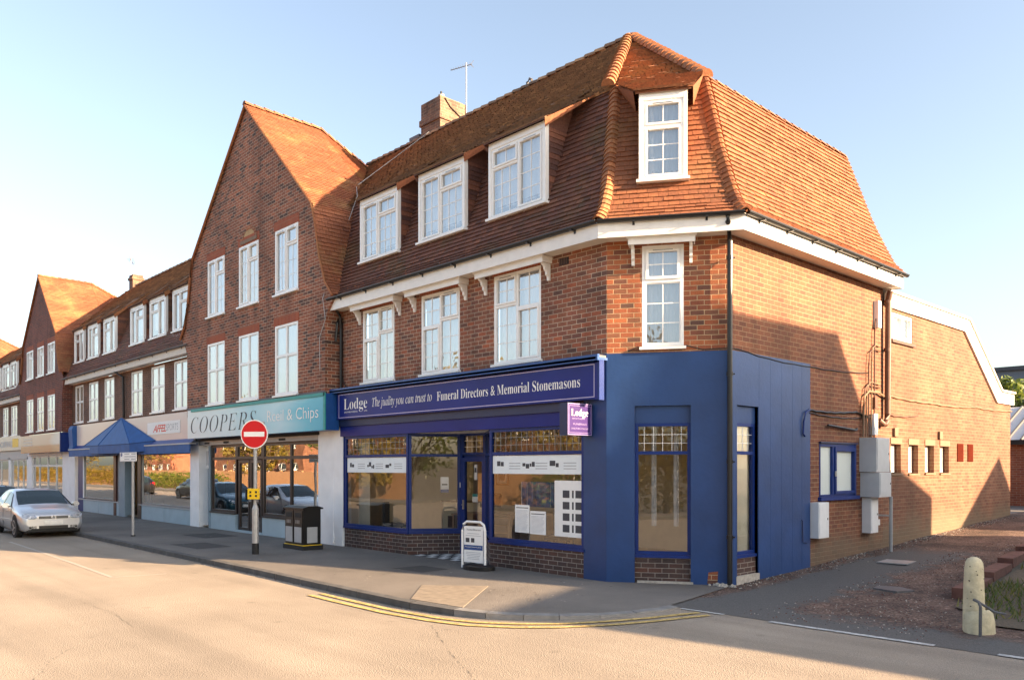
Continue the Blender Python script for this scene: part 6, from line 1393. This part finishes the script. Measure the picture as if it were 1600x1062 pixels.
# ================================================================ TREES AND SURROUNDINGS
def tree(name, label, x, y, h, r, leafm, nleaf=1800, bare=.3, ls=.22, group=None, trunk=.28, cat='tree', z0=None, flatc=1.0):
    z_ = -.3 if z0 is None else z0
    t = thing(name, label, cat, (x, y, z_), group=group); b = MB(); tips = []
    th = h*trunk; b.tube([(x,y,z_),(x+.05,y,z_+th*.6),(x,y+.05,z_+th)], h*.028, 'bark', 8, r1=h*.018)
    for k in range(9):
        a = k*2.4; e = random.uniform(.5,1.2); L = (h-th)*random.uniform(.5,.85); p = Vector((x,y,z_+th*random.uniform(.8,1.05))); pts = [p]; d = Vector((math.cos(a)*math.cos(e), math.sin(a)*math.cos(e), math.sin(e)))
        for j in range(4): p = p+d*L/4; d = (d+Vector((random.gauss(0,.15),random.gauss(0,.15),.08))).normalized(); pts.append(p)
        b.tube(pts, h*.012, 'bark', 5, r1=h*.002); tips += pts[2:]
        for j in range(4):
            q0 = pts[random.randint(1,4)]; d2 = (d+Vector((random.gauss(0,.7),random.gauss(0,.7),random.gauss(0,.4)))).normalized(); q1 = q0+d2*L*.35; b.tube([q0,q0.lerp(q1,.5)+Vector((0,0,.03)),q1], h*.004, 'bark', 4, r1=.004); tips.append(q1)
    b.build('trunk', t)
    c = MB(); cz = z_+th+(h-th)*.5; blobs = []
    for k in range(26):
        a = random.uniform(0,6.28); u = random.uniform(-1,1); rr = random.uniform(.45,1)**.5
        blobs.append((Vector((x+r*rr*math.cos(a)*math.sqrt(1-u*u), y+r*rr*math.sin(a)*math.sqrt(1-u*u), cz+(h-th)*.5*rr*u*flatc)), random.uniform(.16,.34)*r, random.gauss(.5,.2)))
    for _ in range(nleaf):
        p0, br, tone = random.choice(blobs); 
        d = Vector((random.gauss(0,1),random.gauss(0,1),random.gauss(0,1))).normalized(); p = p0+d*br*random.uniform(.5,1.05)
        u = Vector((random.gauss(0,1),random.gauss(0,1),random.gauss(0,1))).normalized(); v = u.cross(d).normalized() if abs(u.dot(d)) < .95 else Vector((1,0,0)); s = ls*random.uniform(.5,1.1)
        c.q([p-u*s*.5, p+v*s*.3, p+u*s*.5, p-v*s*.3], leafm, rnd=min(1,max(0,tone+random.gauss(0,.15))))
    c.build('crown', t)
    return t
# behind the alley
random.seed(21)
ob_ = thing('brick_outbuilding', 'red brick outbuilding with ribbed pale roof at the end of the alley', 'building', (3, 22, .5))
FO = Fr(0, 21.3); b = MB(); wall(b, FO, -5, 12, 0, 2.78, [], 'brick_out'); b.q([(-5,21.3,0),(-5,26,0),(-5,26,3.4),(-5,21.3,2.78)], 'brick_out'); b.build('wall', ob_)
b = MB(); b.q([(-5.2,21.15,2.80),(12,21.15,2.80),(12,24.5,4.15),(-5.2,24.5,4.15)], 'roof_sheet_pale'); b.box(-5.2,12,21.1,21.16,2.66,2.82,'black_matt')
x = -5.1
while x < 12: b.prism([(x,21.15,2.805),(x+.06,21.15,2.805),(x+.06,24.5,4.155),(x,24.5,4.155)], (0,-.012,.045), 'roof_sheet'); x += .42
b.build('roof', ob_)
for i, (x, y, h, r, m_, lab) in enumerate(((-2.2,26.5,6.0,1.7,'leaf_bright','bright yellow green bush directly behind the rear wing gutter'),(-.2,27.0,5.6,1.8,'leaf_green','dark green tree behind the outbuilding roof'),(1.4,28.5,6.4,1.7,'leaf_bright','pale green feathery tree at the right edge behind the outbuilding'),(3.6,28,6,2,'leaf_green','dark green tree beyond the right edge of the view'),(-4.6,28.5,5.4,1.6,'leaf_green','green tree mostly hidden behind the rear wing'))):
    tree('tree', lab, x, y, h, r, m_, 3200, ls=.26, group='trees behind the outbuilding', trunk=.12)
wh = thing('warehouse', 'distant grey roofed warehouse behind the trees', 'building', (0, 50, 0)); b = MB(); b.box(-22,25,48,60,0,8.0,'warehouse_grey'); b.box(-22.2,25.2,47.8,60.2,8.0,8.25,'slate'); b.build('wall', wh, bevel=.05)
# neighbours across the alley: they throw the shadows on the side wall and the road
def prof_house(name, label, prof, x0, depth, wallm, roofm, win=()):
    t = thing(name, label, 'building', (x0+depth/2, prof[0][0], 0)); d = Vector((math.cos(SUN_AZ), math.sin(SUN_AZ), 0))*depth
    b = MB(); pts = [Vector((x0, y, z)) for y, z in prof]; b.q(pts, wallm); b.q([p+d for p in pts], wallm)
    b.q([pts[0], pts[1], pts[1]+d, pts[0]+d], wallm); b.q([pts[-1], pts[-2], pts[-2]+d, pts[-1]+d], wallm); b.build('wall', t)
    b = MB(); up = Vector((0,0,-.10))
    for p, q in zip(pts[1:-1], pts[2:-1]): b.prism([p+Vector((-.12,0,0)), q+Vector((-.12,0,0)), q+d, p+d], up, roofm)
    b.build('roof', t)
    for y, z in win:
        window(t, Fr(x0, 0, 0, -1), -y-.6, -y+.6, z, z+1.3, PLAIN4, d=.02, sill=.05, back='net')
    return t
def cast(p, x0=16.0):     # where the sun ray through a shadow point meets the plane x = x0
    t = (x0-p[0])/math.cos(SUN_AZ); return (p[1]+t*math.sin(SUN_AZ), p[2]+t*math.tan(SUN_EL))
SH = [(9.5,-2.1,-.05),(6.2,-2.48,-.05),(4.26,-2.6,-.06),(1.7,-2.96,-.06),(.72,-3.48,-.08),(.12,-.81,0),(0,0,2.26),(.58,.4,3.73),(.83,.57,4.42),(1.65,1.17,4.36),(1.65,4.8,4.42),(1.65,5.87,3.04),(1.65,6.81,2.13),(1.65,9.59,1.17)]
pr = [cast(p) for p in SH]; pr = [(pr[0][0]-1.5,-.3),(pr[0][0]-1.5, 1.0)]+pr+[(pr[-1][0],-.3)]
prof_house('neighbouring_house', 'brick house across the alley that shades the corner wall, out of view', pr, 16, 6, 'brick_side', 'tile_side', [(9,6.2),(9,2.5),(12,2.5)])
SH = [(1.65,10.9,.2),(1.65,11.47,.35),(1.65,14.41,2.13),(1.65,15.4,1.2),(1.65,17.5,.9)]
pr = [cast(p) for p in SH]; prof_house('neighbouring_house', 'second brick house across the alley with steep gable, out of view', [(pr[0][0],-.3)]+pr+[(pr[-1][0],-.3)], 16, 6, 'brick_side', 'tile_side', [(20.0,2.0)])
# the far side of the street, mirrored in the shop windows
oh = []
def opp_house(label, x, y, w, dp, h, rh, wm, rm, group='houses across the street'):
    t = thing('street_house', label, 'house', (x, y, 0), group=group); F = Fr(x+w/2, y, -1, 0)
    ops = [(u, u+1.2, z, z+1.2) for u in [1+2.6*i for i in range(int(w/2.6))] for z in (1.0, 3.7)]
    b = MB(); wall(b, F, 0, w, -.3, h, ops, wm, depth=.1)
    b.q([(x-w/2,y,-.3),(x-w/2,y-dp,-.3),(x-w/2,y-dp,h),(x-w/2,y-dp/2,h+rh),(x-w/2,y,h)], wm); b.q([(x+w/2,y,-.3),(x+w/2,y-dp,-.3),(x+w/2,y-dp,h),(x+w/2,y-dp/2,h+rh),(x+w/2,y,h)], wm); b.build('wall', t)
    b = MB(); b.prism([(x-w/2-.3,y+.3,h-.15),(x-w/2-.3,y-dp/2,h+rh),(x-w/2-.3,y-dp/2,h+rh+.12),(x-w/2-.3,y+.3,h-.02)], (w+.6,0,0), rm); b.prism([(x-w/2-.3,y-dp-.3,h-.15),(x-w/2-.3,y-dp/2,h+rh),(x-w/2-.3,y-dp/2,h+rh+.12),(x-w/2-.3,y-dp-.3,h-.02)], (w+.6,0,0), rm); b.build('roof', t)
    for a, c, e, f in ops: window(t, F, a, c, e, f, PLAIN4, vent=False, sill=.05)
opp_house('orange brick house across the street, mirrored in the chip shop window', -30, -27, 13, 8, 5.4, 3, 'brick_annex', 'tile_side')
opp_house('brown brick house across the street, mirrored left of the chip shop', -50, -28, 14, 8, 5.4, 3, 'brick_out', 'tile_front')
opp_house('wide orange brick house across the street opposite the chip shop', -70, -27, 20, 8, 5.6, 3, 'brick_annex', 'tile_side')
opp_house('brown brick house far down the opposite side of the street', -103, -27, 22, 8, 5.6, 3, 'brick_out', 'tile_side')
opp_house('pale house across the street, mirrored in the funeral shop window', -12, -33, 12, 8, 5.0, 2.8, 'render_wall', 'tile_side')
b = MB(); b.q([(-140,-14.5,.0),(60,-14.5,.0),(60,-16.8,.0),(-140,-16.8,.0)], 'pave_mat'); b.box(-140,60,-14.62,-14.48,-.2,.005,'kerb_stone'); b.build('far_pavement', kind='structure')
fn = thing('garden_fence', 'long sunlit board fence across the street, seen in the shop windows', 'fence', (-30, -19.5, -.3)); b = MB(); x = -75
x = -135
while x < -20: b.box(x, x+.145, -19.5-.01*(int(x*7) % 2), -19.47, -.3, 1.55+.02*math.sin(x*3), 'oak'); x += .15
b.build('boards', fn)
for i in range(18):
    q = MB(); q.box(-75+3.15*i,-74.9+3.15*i,-19.64,-19.52,-.3,1.65,'oak'); q.build('post', fn)
for i, (x, y, h, r, m_) in enumerate(((-33.5,-17.6,3.9,1.7,'leaf_gold'),(-21,-21,8.5,3.0,'leaf_gold'),(-8.5,-22,9.5,3.4,'leaf_gold'),(-3,-21,7.5,2.8,'leaf_bright'),(1.5,-23,8,3,'leaf_gold'),(-36,-21.5,7,2.6,'leaf_gold'),(-43,-21,6.5,2.5,'leaf_bright'),(-60,-22,8,3,'leaf_gold'),(14,-20,8,3.2,'leaf_gold'),(20,-16,7,3,'leaf_bright'),(-28,-20.8,8.5,3.4,'leaf_gold'),(-56,-21,6,2.6,'leaf_gold'),(-88,-22,8,4,'leaf_gold'),(-112,-22,9,4.5,'leaf_gold'))):
    tree('tree', 'autumn tree number %s across the street' % i if False else ['round golden tree on the far pavement','tall golden tree behind the far fence opposite the chip shop','tallest golden tree opposite the funeral shop','light green tree opposite the corner','golden tree opposite the alley mouth','golden tree beside the brown brick house opposite','light green tree behind the far fence','golden tree at the far left end of the opposite fence','golden tree beyond the alley, behind the viewer','light green tree at the corner behind the viewer','spreading golden tree opposite the right display window','low golden tree in front of the wide orange house','golden tree opposite the blue awning','farthest golden tree down the opposite side'][i]+', mirrored in the windows', x, y, h, r, m_, 1500, ls=.34, group='trees across the street')

random.seed(5)
def hedge(label, x0, y0, x1, y1, h, w, leafm, n=5000):
    b = MB(); a, c = Vector((x0,y0,-.1)), Vector((x1,y1,-.1)); t = (c-a).normalized(); q = Vector((-t.y,t.x,0))
    for _ in range(n):
        p = a.lerp(c, random.random())+q*random.uniform(-w,w)*.5+Vector((0,0,h*random.random()**.7*(1+.15*math.sin(random.random()*40))))
        u = Vector((random.gauss(0,1),random.gauss(0,1),random.gauss(0,1))).normalized(); v = u.orthogonal().normalized(); k = random.uniform(.15,.3)
        b.q([p-u*k*.5,p+v*k*.3,p+u*k*.5,p-v*k*.3], leafm, rnd=random.random())
    o = b.build('hedge'); tag(o, label, 'hedge')
hedge('tall golden hedge behind the viewer, mirrored in the corner window', 5, -18.5, 26, -20, 3.2, 1.6, 'leaf_gold', 6000)
hedge('green and gold hedge across the street, mirrored in the right display window', -20, -18.2, 4.5, -18.4, 2.0, 1.2, 'leaf_bright', 6000)
hedge('low golden hedge in front of the far fence opposite the blue awning', -132, -18.6, -84, -18.6, 1.9, 1.2, 'leaf_gold', 5000)
hedge('ragged green hedge in front of the far fence opposite the chip shop', -80, -18.4, -58, -18.6, 1.3, 1.0, 'leaf_bright', 2500)
